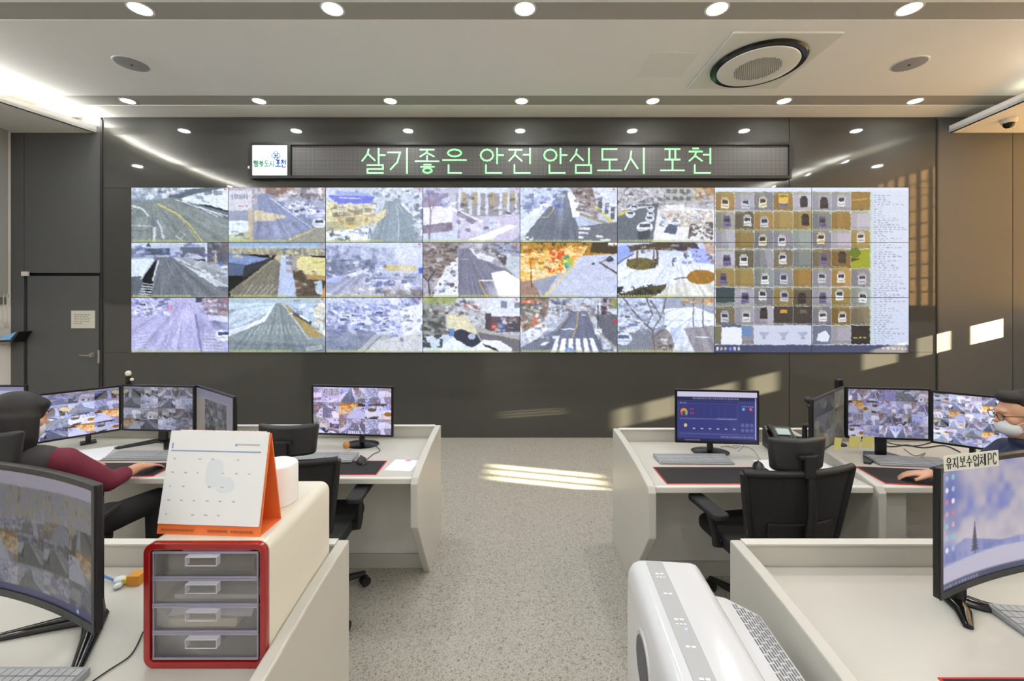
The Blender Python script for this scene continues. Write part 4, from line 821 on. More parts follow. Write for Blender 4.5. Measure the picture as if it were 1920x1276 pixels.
# ------------------------------------------------------------------ monitors
M_blk = mat('monitor_black', (20,20,22), 0.35)
M_blk2 = mat('stand_black', (24,24,25), 0.3)
def monitor(label, a, b, zb, h, im, smat, stand='round', sx=0.0, sy=0.07, curve=0.0, bez=.012, group=None, zdesk=ZD, bottom=.012, tilt=0.0):
    """a, b: (x, y) of the screen's two ends as seen from the camera side"""
    a = Vector(a); b = Vector(b); w = (b-a).length; ang = math.atan2(b.y-a.y, b.x-a.x); c = (a+b)/2
    t = thing('computer_monitor', label, 'monitor', (c.x, c.y, zdesk), ang, group)
    zc = zb-zdesk+h/2; n = 12
    def sheet(mb, w2, z0, z1, y0, y1):   # slab following the curve
        vs = []; fs = []
        for i in range(n+1):
            x = -w2/2+w2*i/n; yo = -curve*(2*x/w)**2
            vs += [(x, y0+yo, z0), (x, y0+yo, z1), (x, y1+yo, z1), (x, y1+yo, z0)]
        for i in range(n):
            for k in range(4): fs.append((4*i+k, 4*i+(k+1) % 4, 4*i+4+(k+1) % 4, 4*i+4+k))
        fs += [(0,3,2,1), (4*n,4*n+1,4*n+2,4*n+3)]
        return mb.add(vs, fs)
    hs = sheet(MB(), w, zc-h/2, zc+h/2, 0.0, 0.016)
    sheet(hs, w*.86, zc-h*.36, zc+h*.36, 0.0161, 0.036)
    obj('housing', hs, M_blk, t, .003)
    fr = MB()   # bezel as four slabs in front
    sheet(fr, w, zc+h/2-bez, zc+h/2, -.004, -.0003); sheet(fr, w, zc-h/2, zc-h/2+bottom, -.004, -.0003)
    for s in (-1, 1):
        x0, x1 = (-w/2, -w/2+bez) if s < 0 else (w/2-bez, w/2)
        ya, yb_ = -curve*(2*x0/w)**2, -curve*(2*x1/w)**2
        z0, z1 = zc-h/2+bottom, zc+h/2-bez
        fr.add([(x0,ya-.004,z0),(x1,yb_-.004,z0),(x1,yb_-.0003,z0),(x0,ya-.0003,z0),(x0,ya-.004,z1),(x1,yb_-.004,z1),(x1,yb_-.0003,z1),(x0,ya-.0003,z1)],
               [(0,3,2,1),(4,5,6,7),(0,1,5,4),(1,2,6,5),(2,3,7,6),(3,0,4,7)])
    obj('bezel', fr, M_blk, t)
    screen('screen', im, w-2*bez, h-bez-bottom, smat, t, (0, -.0012, zc+(bottom-bez)/2), curve*((w-2*bez)/w)**2)
    zt = zc-h*.1
    st = MB()
    if stand == 'round':
        st.tube([(sx, sy-.01, .012), (sx, sy, .08), (sx, sy-.01, zt)], [.022, .018, .018], 12)
        st.box(sx-.03, sx+.03, .03, sy, zt-.04, zt)
        obj('stand_neck', st, M_blk2, t, smooth=True)
        ba = MB()
        ba.lathe([(.11,0),(.112,.006),(.09,.012),(.03,.02),(.02,.022)], (0,0,0), 36); ba.v = [(sx+x*1.05, sy-.01+y*.8, z) for x, y, z in ba.v]
        obj('stand_base', ba, MATS['gloss_black'], t, smooth=True)
    elif stand == 'wide':
        st.box(sx-.03, sx+.03, sy-.012, sy+.012, .012, zt); st.box(sx-.03, sx+.03, .03, sy, zt-.05, zt)
        obj('stand_neck', st, M_blk2, t, .005)
        ba = MB(); P = [(-.20,-.16),(-.165,-.17),(-.03,-.03),(.03,-.03),(.165,-.17),(.20,-.16),(.07,.05),(-.07,.05)]
        ba.prism([(sx+x, sy+y) for x, y in P], 0, .012, 'z')
        obj('stand_base', ba, M_blk2, t, .003)
    elif stand in ('vee', 'vee2'):
        lk = 1.0 if stand == 'vee' else .55
        st.tube([(sx, sy+.03, .015), (sx, sy+.02, .15), (sx, sy, zt)], [.032, .026, .022], 14); st.box(sx-.03, sx+.03, .03, sy+.01, zt-.05, zt)
        obj('stand_neck', st, M_blk2, t, smooth=True)
        ba = MB()
        for s in (-1, 1): ba.tube([(sx, sy+.04, .014), (sx+s*.08*lk, sy-.02, .012), (sx+s*.20*lk, sy-.12*lk, .010)], [.03, .022, .012], 10)
        ba.v = [(x, y, max(0, z*.7)) for x, y, z in ba.v]
        obj('stand_base', ba, MATS['gloss_black'], t, smooth=True)
    elif stand == 'arm':
        st.tube([(sx, .03, zt), (sx, sy+.05, zt-.02), (sx, sy+.05, .01)], .015, 10); st.box(sx-.04, sx+.04, sy+.01, sy+.09, 0, .012)
        obj('stand_neck', st, M_blk2, t)
    return t
SM = screen_mat('desk_screen', 0.95); SMd = screen_mat('desk_screen_side', 0.6)
def XY(px, d): return ((px-960)*d/F, d)
G1 = 'monitors on the woman\'s desk'; G2 = 'monitors on the man\'s desk'
monitor('bright colourful camera-view monitor directly in front of the woman', XY(14, 2.62), XY(227, 3.0), .80, .315, mosaic(120, 68, 4, 4, 3, 1.0, (1,.97,1.1)), SM, 'arm', sx=.1, group=G1)
monitor('monitor with greyish camera tiles behind the woman\'s keyboard', XY(229, 2.995), XY(365, 2.95), .80, .32, mosaic(120, 68, 4, 4, 9, .72, (1,.99,1.05), desat=.35), SM, 'wide', sx=.02, sy=.02, group=G1)
im = np.ones((68, 120, 3))*np.array((150,146,158)); im[14:, 30:100] = mosaic(70, 54, 5, 5, 12, .6, desat=.6); im[:10] = (140,140,160); im[14:, :30] = (160,152,146)
monitor('angled monitor at the end of the woman\'s desk with a dim grey picture', XY(368, 2.98), XY(439, 2.62), .79, .33, im, SMd, 'arm', group=G1)
im = np.ones((68, 120, 3))*np.array((180,176,206)); im[:6] = (130,130,170)
monitor('monitor with a plain pale screen at the edge of the woman\'s desk', XY(-120, 2.9), XY(49, 2.9), .80, .335, im, SM, 'arm', group=G1)
monitor('single monitor on a round foot showing nine camera views with one orange', XY(585, 2.93), XY(737, 2.87), .793, .338, mosaic(132, 75, 3, 3, 5, .95, (1.02,.96,1.06), order=[3,4,17, 9,10,11, 15,16,17]), SM, 'round', sx=.05, sy=.05)
# dashboard
s = Cv(130, 74, 3); s.rect(0,0,1,1,(62,66,128)); s.rect(0,0,1,.11,(206,200,228)); s.rect(0,.11,1,.18,(40,42,84)); s.text(.2,.75,.13,.025,(170,170,200)); s.rect(.02,.2,.76,.2+.02,(44,46,96))
s.rect(.03,.26,.74,.52,(54,58,120)); s.rect(.78,.24,.96,.92,(56,60,122)); s.rect(.03,.58,.66,.8,(56,60,124)); s.line([(.04,.55),(.74,.55)],.008,(150,150,190)); s.line([(.04,.84),(.97,.84)],.008,(130,130,180))
s.ell(.09,.42,.045,.08,(220,150,60)); s.ell(.09,.45,.028,.055,(62,66,128)); s.ell(.06,.44,.016,.03,(200,70,70)); s.ell(.12,.44,.016,.03,(110,200,120)); s.text(.17,.2,.34,.03,(200,70,90)); s.text(.17,.2,.42,.03,(200,70,90))
s.ell(.83,.34,.02,.03,(110,160,230)); s.ell(.92,.34,.02,.03,(220,90,100)); s.text(.81,.95,.28,.02,(170,170,210)); s.ell(.11,.68,.02,.035,(220,200,140))
for i in range(6): s.rect(.2+i*.1,.73,.23+i*.1,.75,(190,190,220)); s.line([(.25+i*.09,.28),(.25+i*.09,.5)],.005,(80,84,150))
for i in range(3):
    for j in range(2): s.rect(.8+i*.055,.62+j*.1,.84+i*.055,.69+j*.1,(96,100,160))
s.text(.04,.12,.22,.02,(180,180,210)); s.text(.5,.74,.53,.02,(150,150,200)); s.text(.55,.96,.88,.03,(140,140,190)); s.rect(0,.94,1,1,(36,38,70)); s.text(.1,.3,.96,.02,(150,150,180)); s.rect(.975,.12,.985,.94,(196,190,214))
DASH = s.out()
monitor('monitor with a dark blue dashboard screen on a round foot', XY(1266, 2.78), XY(1423, 2.73), .787, .345, DASH, SM, 'round', sx=-.03, sy=.04)
monitor('narrow angled monitor with a dim mottled picture beside the desk phone', XY(1524, 2.47), XY(1583, 2.86), .80, .335, mosaic(100, 60, 3, 3, 22, .5, (1,1,.95), desat=.6), SMd, 'arm', sx=-.05, group=G2)
monitor('monitor with two yellow sticky notes under its bezel', XY(1586, 2.72), XY(1744, 2.66), .835, .325, mosaic(132, 75, 5, 4, 31, .85, (1,.96,1.05)), SM, 'wide', sx=-.02, sy=.03, group=G2)
monitor('brighter monitor with small camera tiles in front of the masked man', XY(1745, 2.66), XY(1984, 2.36), .825, .325, mosaic(140, 78, 7, 6, 41, 1.05, (1,.97,1.05)), SM, 'arm', sx=-.05, group=G2)
# big curved monitors on the front desks
im = mosaic(168, 96, 5, 4, 55, .56, (.98,.96,.98), desat=.35)
s = Cv(168, 96, 4); s.im = np.kron(im, np.ones((2,2,1))); s.rect(0,0,1,.12,(140,136,150)); s.tex([(0,.14),(1,.10),(1,.34),(0,.4)], [(66,68,84),(116,108,92),(92,98,120),(128,118,100)], 9, 30); s.rect(0,.94,1,1,(56,56,92)); s.rect(.86,.955,.88,.98,(150,170,220))
monitor('big curved monitor with dim camera views beside the red drawer organizer', (-1.575, 1.235), (-1.012, 1.065), .895, .362, s.out(), screen_mat('front_screen', .8), 'vee', sx=-.05, sy=.13, curve=.022, bez=.014, bottom=.02)
s = Cv(168, 96, 5); s.grad((150,152,190), (186,180,196), 0, .8); s.tex([(0,0),(1,0),(1,.75),(0,.75)], [(110,120,190),(178,170,186),(196,188,198)], 3, 4); s.ell(.08,.2,.14,.35,(80,92,170),.9,soft=.9); s.ell(.06,.72,.12,.16,(96,108,190),.8,soft=.8)
s.tex([(0,.7),(.2,.62),(.5,.72),(1,.7),(1,.8),(0,.8)], [(110,120,180),(160,160,200)], 4, 12); s.poly([(0,.79),(1,.76),(1,.95),(0,.95)], (190,186,206)); s.line([(0,.8),(.5,.77),(1,.79)], .012, (150,160,205))
for i in range(7): s.poly([(.285,.52+i*.03),(.285-.01-.004*i,.57+i*.03),(.285+.01+.004*i,.57+i*.03)], (66,64,90))
s.rect(.282,.5,.289,.78,(60,60,84))
for j in range(7):
    for i in range(2): s.ell(.045+i*.055, .07+j*.1, .014, .022, [(150,190,220),(206,160,170),(230,230,235),(120,200,210),(200,120,130)][(i*3+j*2) % 5])
s.rect(0,.945,1,1,(70,74,104)); s.text(.02,.3,.965,.018,(170,175,200))
f2 = monitor('big curved monitor with a snowy wallpaper and a paper label on top', (1.212, 1.235), (1.81, 1.405), .857, .375, s.out(), screen_mat('front_screen2', .9), 'vee2', sx=-.03, sy=.07, curve=.02, bez=.013, bottom=.02)
# paper label on the monitor
lt = MB(); lw = .180
pl = tag(obj('paper_label', MB().box(-.0, lw, -.0012, 0, 0, .045), mat('label_paper', (226,226,214), .6), loc=(1.222, 1.207, 1.226), rotz=.26), 'white paper label strip taped to the top of the curved monitor', 'label')
pl.rotation_euler = (0, -.05, .12)
for k, js in enumerate(('ㅇㅠ','ㅈㅣ','ㅂㅗ','ㅅㅜ','ㅇㅓㅂ','ㅊㅔ','P','C')):
    xx, wd = (.006+k*.0222, .019) if k < 6 else (.0105+6*.0222+(k-6)*.0165, .0125)
    letters(lt, xx, .038, wd, .031, .0022, js, -.0022, -.0013)
obj('label_lettering', lt, mat('ink_black', (50,50,48), .7), pl)
# sticky notes hanging under monitors
M_note = mat('sticky_yellow', (232,224,140), .7)
def note(px, py, d, w, label, tilt=0.0):
    x, y, z = at(px, py, d)
    o = tag(obj('sticky_note', MB().box(-w/2, w/2, -.0012, 0, -.078, 0), M_note), label, 'sticky note', 'yellow sticky notes')
    o.location = (x, y, z); o.rotation_euler = (0.12, tilt, 0)
note(1604, 817, 2.68, .072, 'yellow sticky note under the middle monitor, nearer the angled monitor', .06)
note(1629, 817, 2.675, .072, 'yellow sticky note under the middle monitor, nearer the bright monitor', .1)
note(1572, 820, 2.70, .045, 'yellow sticky note under the narrow angled monitor', .05)
# webcam and small devices
wc = thing('webcam', 'small webcam with a white lens standing above the woman\'s monitors', 'webcam', (XY(238,3.02)[0], 3.03, 1.12))
obj('webcam_body', MB().box(-.012,.012,-.012,.012,-.0,.055), M_blk, wc, .003); obj('webcam_lens', MB().ell((0,-.0,.072), (.02,.016,.02)), mat('pale_plastic', (226,222,196), .4), wc, smooth=True)
obj('webcam_knob', MB().ell((.03,-.005,.03), (.012,.01,.012)), MATS['pale_plastic'], wc, smooth=True); obj('webcam_clip', MB().box(-.02,.02,-.03,.012,-.012,-.0005), M_blk, wc)
ant = thing('microphone', 'black upright microphone behind the angled monitor', 'microphone', (XY(1573,2.93)[0], 2.93, ZD))
obj('microphone_post', MB().tube([(0,0,0.01),(0,0,.36)], .007, 8), M_blk, ant); obj('microphone_head', MB().rrect(.034, .09, .01, -.02, .02, (0, .405), 'y'), M_blk, ant, .004); obj('microphone_base', MB().lathe([(.045,0),(.045,.008),(.01,.012)]), M_blk, ant)
wc2 = thing('camera_on_stand', 'small black camera on a stand beside the narrow angled monitor', 'camera', (XY(1522,2.72)[0], 2.74, ZD))
obj('camera_stand', MB().tube([(0,0,.01),(0.02,0,.2),(0,0,.33)], .008, 8), M_blk, wc2); obj('camera_head', MB().ell((0,-.0,.35), (.03,.03,.025)).ell((-.005,-.02,.315), (.022,.022,.02)), M_blk, wc2, smooth=True); obj('camera_base', MB().box(-.07,.05,-.04,.04,0,.012).box(-.06,-.05,-.02,.02,.012,.10).box(-.07,.03,-.03,.03,.1,.11), M_blk, wc2, .002)

# ------------------------------------------------------------------ keyboards, mice, mats, papers
M_key = mat('keyboard_grey', (150,152,156), .45); M_keyc = mat('keycap_grey', (168,170,174), .5)
def keyboard(label, x, y, rz, w=.43, d=.135, zdesk=ZD, group=None):
    t = thing('keyboard', label, 'keyboard', (x, y, zdesk), rz, group)
    b = MB(); b.add([(-w/2,-d/2,.002),(w/2,-d/2,.002),(w/2,d/2,.002),(-w/2,d/2,.002),(-w/2,-d/2,.010),(w/2,-d/2,.010),(w/2,d/2,.022),(-w/2,d/2,.022)],[(0,3,2,1),(4,5,6,7),(0,1,5,4),(1,2,6,5),(2,3,7,6),(3,0,4,7)])
    obj('keyboard_body', b, M_key, t, .003)
    k = MB(); k2 = MB(); rows = 6; cols = 20; kw = (w-.02)/cols; kd = (d-.018)/rows
    for j in range(rows):
        i = 0
        while i < cols:
            span = 6 if (j == 0 and i == 4) else 1
            x0 = -w/2+.01+i*kw+(.004 if i > 14 else -.003); y0 = -d/2+.009+j*kd; zz = .0105+.012*(y0+d/2)/d
            (k2 if i > 14 else k).box(x0+.0012, x0+kw*span-.0012, y0+.0012, y0+kd-.0012, zz, zz+.0042); i += span
    obj('keys', k, M_keyc, t); obj('number_pad_keys', k2, M_keyc, t)
    obj('keyboard_feet', MB().box(-w/2+.02, w/2-.02, -d/2+.01, d/2-.01, 0, .002), M_blk, t)
    return t
def mouse(label, x, y, rz, z):
    t = thing('computer_mouse', label, 'mouse', (x, y, z), rz)
    b = MB().ell((0,0,.0), (.032,.056,.034)); b.v = [(p[0], p[1], max(p[2], 0)) for p in b.v]
    obj('mouse_body', b, M_blk2, t, smooth=True); obj('mouse_wheel', MB().lathe([(.008,-.004),(.008,.004)], (0,.03,.028), 14, 'x'), mat('wheel_grey', (90,90,92), .5), t)
M_mat = mat('mouse_mat_black', (30,30,31), .8, noise=.1, nscale=80); M_red = mat('mat_red_edge', (196,36,36), .6)
def deskmat(label, x0, x1, y0, y1, rz=0.0, zdesk=ZD):
    cx, cy = (x0+x1)/2, (y0+y1)/2; w, d = x1-x0, y1-y0
    t = thing('desk_mat', label, 'desk mat', (cx, cy, zdesk), rz)
    obj('mat_surface', MB().rrect(w-.01, d-.01, .008, .0001, .0035, axis='z'), M_mat, t)
    e = MB()
    e.box(-w/2,w/2,-d/2,-d/2+.005,0,.0034).box(-w/2,w/2,d/2-.005,d/2,0,.0034).box(-w/2,-w/2+.005,-d/2+.005,d/2-.005,0,.0034).box(w/2-.005,w/2,-d/2+.005,d/2-.005,0,.0034)
    obj('mat_edge', e, M_red, t, label='red stitched edge')
def sheet(name, label, cat, x, y, rz, w, d, z=ZD, c='paper', n=3, pink=False, group=None):
    t = tag(obj(name, MB().box(-w/2,w/2,-d/2,d/2,0,.0012*n), mat('paper_white', (236,238,240), .7) if c == 'paper' else c, None, loc=(x,y,z+.0002), rotz=rz), label, cat, group)
    return t
# woman's desk
deskmat('black desk mat with a red edge under the woman\'s hands', -2.56, -2.02, 2.40, 2.60)
keyboard('grey keyboard on the woman\'s desk', -2.33, 2.70, .02, .42)
sheet('paper_sheet', 'white paper lying beyond the woman\'s hand', 'paper', -2.70, 2.72, .5, .21, .29, n=4)
# desk with the single monitor
deskmat('black desk mat with a red edge on the desk by the sunlit panel', -1.45, -.77, 2.42, 2.63)
keyboard('grey keyboard partly hidden behind the empty chair by the aisle', -1.19, 2.655, .0, .43, zdesk=ZD+.004)
mouse('black mouse on the mat by the single monitor', -.915, 2.60, .5, ZD+.004)
sheet('paper_sheet', 'white paper with a pink mark beside the desk mat', 'paper', -.655, 2.56, -.12, .16, .17, n=2)
pk = tag(obj('pink_sticker', MB().box(-.017,.017,-.007,.007,0,.0008), mat('pink', (236,120,150), .6), loc=(-.64,2.635,ZD+.0028), rotz=.2), 'tiny pink sticker on the white paper', 'sticker')
oc = tag(obj('orange_candle', MB().lathe([(.012,0),(.02,.01),(.022,.03),(.012,.045)]), mat('orange_tan', (196,140,80), .5), loc=(XY(656,2.86)[0],2.80,ZD+.02), smooth=True), 'small orange ornament on the round monitor foot', 'ornament')
# dashboard desk
deskmat('black desk mat with a red edge behind the office chair', .835, 1.55, 2.30, 2.53)
keyboard('grey keyboard in front of the blue dashboard monitor', 1.12, 2.64, -.02, .45)
mouse('black mouse half hidden by the headrest of the chair', 1.455, 2.52, -.5, ZD+.004)
for k, (x, y, rz) in enumerate(((1.78, 2.60, .25), (1.60, 2.50, .05))):
    sheet('paper_sheet', ('white paper sheet on the desk against the divider panel', 'white paper half covered behind the headrest')[k], 'paper', x, y, rz, .21, .29, n=4-k)
# man's desk
deskmat('black desk mat with a red edge under the man\'s hand', 2.03, 2.42, 2.28, 2.52, -.12)
keyboard('pale keyboard beyond the man\'s hand', 2.42, 2.60, -.1, .42)
# front desks
keyboard('grey keyboard below the big curved monitor with camera views', -1.34, 1.055, .0, .45, .15)
kb = keyboard('big grey keyboard on the worktop beside the air purifier', 1.74, 1.26, -.10, .46, .17)
deskmat('black desk mat with a red edge in front of the big grey keyboard', 1.115, 1.8, .90, 1.118)

# telephone
ph = thing('desk_phone', 'black desk phone with a small grey display', 'telephone', (XY(1462,2.84)[0], 2.82, ZD), -.15)
b = MB().prism([(-.09,0),(.09,0),(.09,.13),(.07,.14),(-.09,.03)], -.085, .085, 'x'); obj('phone_body', b, M_blk2, ph, .006)
def on_slope(mb): 
    return mb.rot(Matrix.Translation((0,-.09,.031)) @ Matrix.Rotation(math.atan2(.11,.16), 4, 'X'))
obj('phone_display', on_slope(MB().box(-.02,.06,.12,.17,.001,.006)), mat('lcd_grey', (170,190,180), .3, emit=.25), ph)
kk = MB()
for i in range(4):
    for j in range(4): kk.box(-.02+i*.02,-.006+i*.02,.02+j*.022,.033+j*.022,.001,.006)
obj('phone_keys', on_slope(kk), mat('key_dark', (70,72,74), .5), ph)
obj('phone_handset', on_slope(MB().tube([(-.055,.01,.02),(-.055,.06,.035),(-.055,.12,.035),(-.055,.17,.02)], [.022,.014,.014,.022], 12)), M_blk, ph, smooth=True)
obj('phone_light', on_slope(MB().box(-.08,-.068,.03,.045,.001,.008)), mat('yellow_tag', (220,200,50), .5), ph)

# cables
M_cab = mat('cable_black', (28,28,30), .5)
def cable(label, pts, r=.003, m=None):
    c = MB(); P = []
    pts = [Vector(p) for p in pts]
    for i in range(len(pts)-1):
        p0 = pts[max(i-1,0)]; p1 = pts[i]; p2 = pts[i+1]; p3 = pts[min(i+2,len(pts)-1)]
        for k in range(6):
            t = k/6; P.append(.5*((2*p1)+(-p0+p2)*t+(2*p0-5*p1+4*p2-p3)*t*t+(-p0+3*p1-3*p2+p3)*t**3))
    P.append(pts[-1])
    return tag(obj('cable', c.tube(P, r, 7), m or M_cab, smooth=True), label, 'cable')
def D(px, py, lift=.004):     # point on a desk top under a photo pixel
    d = (EYE-ZD)*F/(py-HY); return ((px-960)*d/F, d, ZD+lift)
cable('thin black mouse cable curling beside the single monitor', [D(688,862),D(700,852),D(712,846),D(706,838),D(696,832)], .0022)
cable('black cable winding over the man\'s desk under the monitors', [D(1645,833),D(1670,838),D(1700,835),D(1730,840),D(1770,836),D(1800,848)], .004)
cable('black cable running from behind the sticky notes', [D(1660,828),D(1680,834),D(1720,836),D(1752,828)], .003)
cable('thin grey cable tangle between the two monitors of the man', [D(1695,842),D(1715,855),D(1735,850),D(1722,862),D(1745,866)], .0025, mat('cable_grey', (110,108,104), .5))
cable('pale cable near the desk phone', [D(1360,838),D(1385,836),D(1410,842),D(1425,862)], .003, mat('cable_pale', (196,190,178), .5))
cable('black looped cable behind the big curved monitor', [(-1.06,1.40,ZD+.09),(-1.02,1.42,ZD+.12),(-.985,1.43,ZD+.09),(-.97,1.42,ZD+.03),(-.955,1.41,ZD+.006)], .004)
cable('thin black cable in front of the red drawer organizer', [D(268,1187),D(255,1215),D(240,1235),D(205,1258),D(170,1282)], .002)
cable('blue cable behind the big curved monitor', [D(190,1088,.02),D(210,1092,.012),D(228,1096)], .004, mat('cable_blue', (70,120,190), .5))
pg_ = thing('cable_connector', 'yellow and orange cable connector beside the drawer organizer', 'connector', D(252,1092,0))
obj('connector_body', MB().box(-.012,.03,-.02,.02,0,.035), mat('connector_orange', (206,140,40), .5), pg_, .002); obj('connector_tip', MB().box(-.035,-.012,-.012,.012,0.002,.02), mat('connector_yellow', (214,200,90), .5), pg_, .002)
obj('clear_plug', MB().ell((-.05,.0,.012), (.02,.016,.011)).ell((-.03,-.03,.01), (.014,.014,.009)), mat('clear_plastic', (214,226,232), .15), pg_, smooth=True)
cable('small jumble of clear cable behind the blue dashboard monitor', [D(1352,838),D(1366,836),D(1378,840),D(1392,834),D(1384,846)], .004, MATS['clear_plastic'])

# door-side tablet terminal on the left wall
tt = thing('wall_terminal', 'black wall terminal with a tilted blue screen beside the blind', 'terminal', (-6.13, YB-.15, 1.18), 0)
obj('terminal_bracket', MB().prism([(-.12,.02),(.07,.02),(.16,.15),(.145,.155),(.05,.045),(-.12,.045)], -.0, .145, 'y'), M_blk, tt, .004)
obj('terminal_screen', MB().prism([(-.10,.055),(.045,.055),(.125,.15),(.05,.12)], -.004, -.0005, 'y'), mat('terminal_blue', (96,150,196), .3, emit=.5), tt)
obj('terminal_edge', MB().prism([(-.12,.012),(.06,.012),(.06,.022),(-.12,.022)], -.008, -.0005, 'y'), mat('brushed_steel', (190,186,176), .3), tt)

# ------------------------------------------------------------------ red drawer organizer and what stands on it
M_shell = mat('organizer_cream', (226,222,206), .3, coat=.3)
M_redf = mat('organizer_red', (150,26,26), .2, coat=.4)
og = thing('drawer_organizer', 'cream drawer organizer with a red frame and four clear drawers', 'drawer unit', (-.826, 1.15, ZD))
OW, OH, OD = .332, .338, .39
sh = MB()   # shell as a rounded ring, open at the front
def ring(mb, w, h, r, t, y0, y1, zc):
    def rr(w, h, r, n=7):
        P = []
        for (sx, sy, a0) in ((1,1,0),(-1,1,90),(-1,-1,180),(1,-1,270)):
            for k in range(n+1):
                a = math.radians(a0+90*k/n); P.append((sx*(w/2-r)+r*math.cos(a), zc+sy*(h/2-r)+r*math.sin(a)))
        return P
    A, B = rr(w, h, r), rr(w-2*t, h-2*t, max(r-t,.003)); n = len(A)
    vs = [(x,y0,z) for x,z in A]+[(x,y0,z) for x,z in B]+[(x,y1,z) for x,z in A]+[(x,y1,z) for x,z in B]
    fs = []
    for i in range(n):
        j = (i+1) % n; fs += [(i,j,n+j,n+i), (2*n+i,3*n+i,3*n+j,2*n+j), (i,2*n+i,2*n+j,j), (n+i,n+j,3*n+j,3*n+i)]
    return mb.add(vs, fs)
ring(sh, OW, OH, .03, .014, .012, OD, OH/2); sh.rrect(OW-.02, OH-.02, .02, OD-.012, OD-.002, (0, OH/2), 'y')
obj('organizer_shell', sh, M_shell, og, smooth=True)
obj('front_frame', ring(MB(), OW-.002, OH-.002, .028, .017, -.004, .0118, OH/2), M_redf, og, .002)
clear = bpy.data.materials.new('clear_drawer_plastic'); clear.use_nodes = True; nt = clear.node_tree; nt.nodes.remove(nt.nodes['Principled BSDF'])
ta = nt.nodes.new('ShaderNodeBsdfTransparent'); ta.inputs[0].default_value = (.96,.955,.97,1); gl = nt.nodes.new('ShaderNodeBsdfGlossy'); gl.inputs['Roughness'].default_value = .08; gl.inputs[0].default_value = (1,1,1,1)
fz = nt.nodes.new('ShaderNodeFresnel'); fz.inputs[0].default_value = 1.35; ms = nt.nodes.new('ShaderNodeMixShader')
df = nt.nodes.new('ShaderNodeBsdfTranslucent'); df.inputs[0].default_value = (.9,.9,.93,1); dd = nt.nodes.new('ShaderNodeBsdfDiffuse'); dd.inputs[0].default_value = (.8,.8,.84,1)
m0 = nt.nodes.new('ShaderNodeMixShader'); m0.inputs[0].default_value = .5; nt.links.new(df.outputs[0], m0.inputs[1]); nt.links.new(dd.outputs[0], m0.inputs[2])
m1 = nt.nodes.new('ShaderNodeMixShader'); m1.inputs[0].default_value = .15; nt.links.new(ta.outputs[0], m1.inputs[1]); nt.links.new(m0.outputs[0], m1.inputs[2])  # whitish share mixed into the clear plastic to lighten the dark drawer insides
nt.links.new(fz.outputs[0], ms.inputs[0]); nt.links.new(m1.outputs[0], ms.inputs[1]); nt.links.new(gl.outputs[0], ms.inputs[2]); nt.links.new(ms.outputs[0], nt.nodes['Material Output'].inputs[0])
M_cl2 = mat('clear_rim', (176,174,196), .15, alpha=.55)
DHh = (OH-.046)/4
for k in range(4):
    z0 = .023+k*DHh; w = OW-.048
    dr_ = obj('clear_drawer', MB().box(-w/2, w/2, .002, .0045, z0+.001, z0+DHh-.002).box(-w/2, w/2, .0046, OD-.03, z0+.001, z0+.003), clear, og)
    rm = MB().box(-w/2, w/2, -.002, .0018, z0+DHh-.006, z0+DHh-.001).box(-w/2, w/2, -.002, .0018, z0+.0005, z0+.005).box(-w/2, -w/2+.003, -.001, .0018, z0+.005, z0+DHh-.006).box(w/2-.003, w/2, -.001, .0018, z0+.005, z0+DHh-.006)
    obj('drawer_rim', rm, M_cl2, dr_)
    hz_ = z0+DHh-.030
    hd = MB().box(-.042,.042,-.018,-.0165,hz_+.0225,hz_+.024).box(-.042,-.0405,-.018,-.0025,hz_,hz_+.0224).box(.0405,.042,-.018,-.0025,hz_,hz_+.0224).box(-.042,.042,-.0164,-.0025,hz_+.0225,hz_+.024).box(-.04,.04,-.018,-.0165,hz_,hz_+.002)
    obj('drawer_handle', hd, mat('handle_clear', (230,230,238), .1, alpha=.5), dr_)
obj('organizer_inner_wall', MB().box(-OW/2+.015, -OW/2+.017, .02, OD-.02, .02, OH-.02).box(OW/2-.017, OW/2-.015, .02, OD-.02, .02, OH-.02), mat('inner_cream', (236,232,226), .6), og)
ox, oy = -.826, 1.15
def inside(name, label, cat, mb, m, z, **k): return tag(obj(name, mb, m, loc=(ox, oy, ZD+z), **k), label, cat)
inside('pink_folder', 'pink folder in the top drawer of the organizer', 'folder', MB().box(-.085,.10,.03,.3,.0,.010), mat('folder_pink', (226,150,196), .6), .023+3*DHh+.0525)
inside('paper_roll', 'brown rolled sheet in the top drawer of the organizer', 'paper roll', MB().prism([(.012+.024*math.cos(a*math.pi/9)+.02, .026+.0235*math.sin(a*math.pi/9)) for a in range(18)], -.125, .125, 'x'), mat('brown_card', (96,84,72), .6), .023+3*DHh+.002, smooth=True)
inside('paper_stack', 'white paper stack in the second drawer of the organizer', 'paper', MB().add([(-.10,.02,0),(.125,.02,0),(.125,.3,.0),(-.04,.3,0),(-.10,.02,.012),(.125,.02,.012),(.125,.3,.012),(-.04,.3,.012)],[(0,3,2,1),(4,5,6,7),(0,1,5,4),(1,2,6,5),(2,3,7,6),(3,0,4,7)]), MATS['paper_white'], .023+2*DHh+.004)
inside('white_folder', 'bent white sheets in the third drawer of the organizer', 'paper', MB().prism([(-.12,.0),(-.06,.008),(.02,.004),(.11,.0),(.12,.025),(-.02,.034),(-.10,.028)], .02, .26, 'y'), mat('sheet_cool', (206,206,220), .6), .023+DHh+.028)
inside('cream_notebook', 'cream notebook in the third drawer of the organizer', 'notebook', MB().rrect(.19,.022,.008,.015,.24,(-.02,.011),'y'), mat('notebook_cream', (226,214,180), .6), .023+DHh+.004)

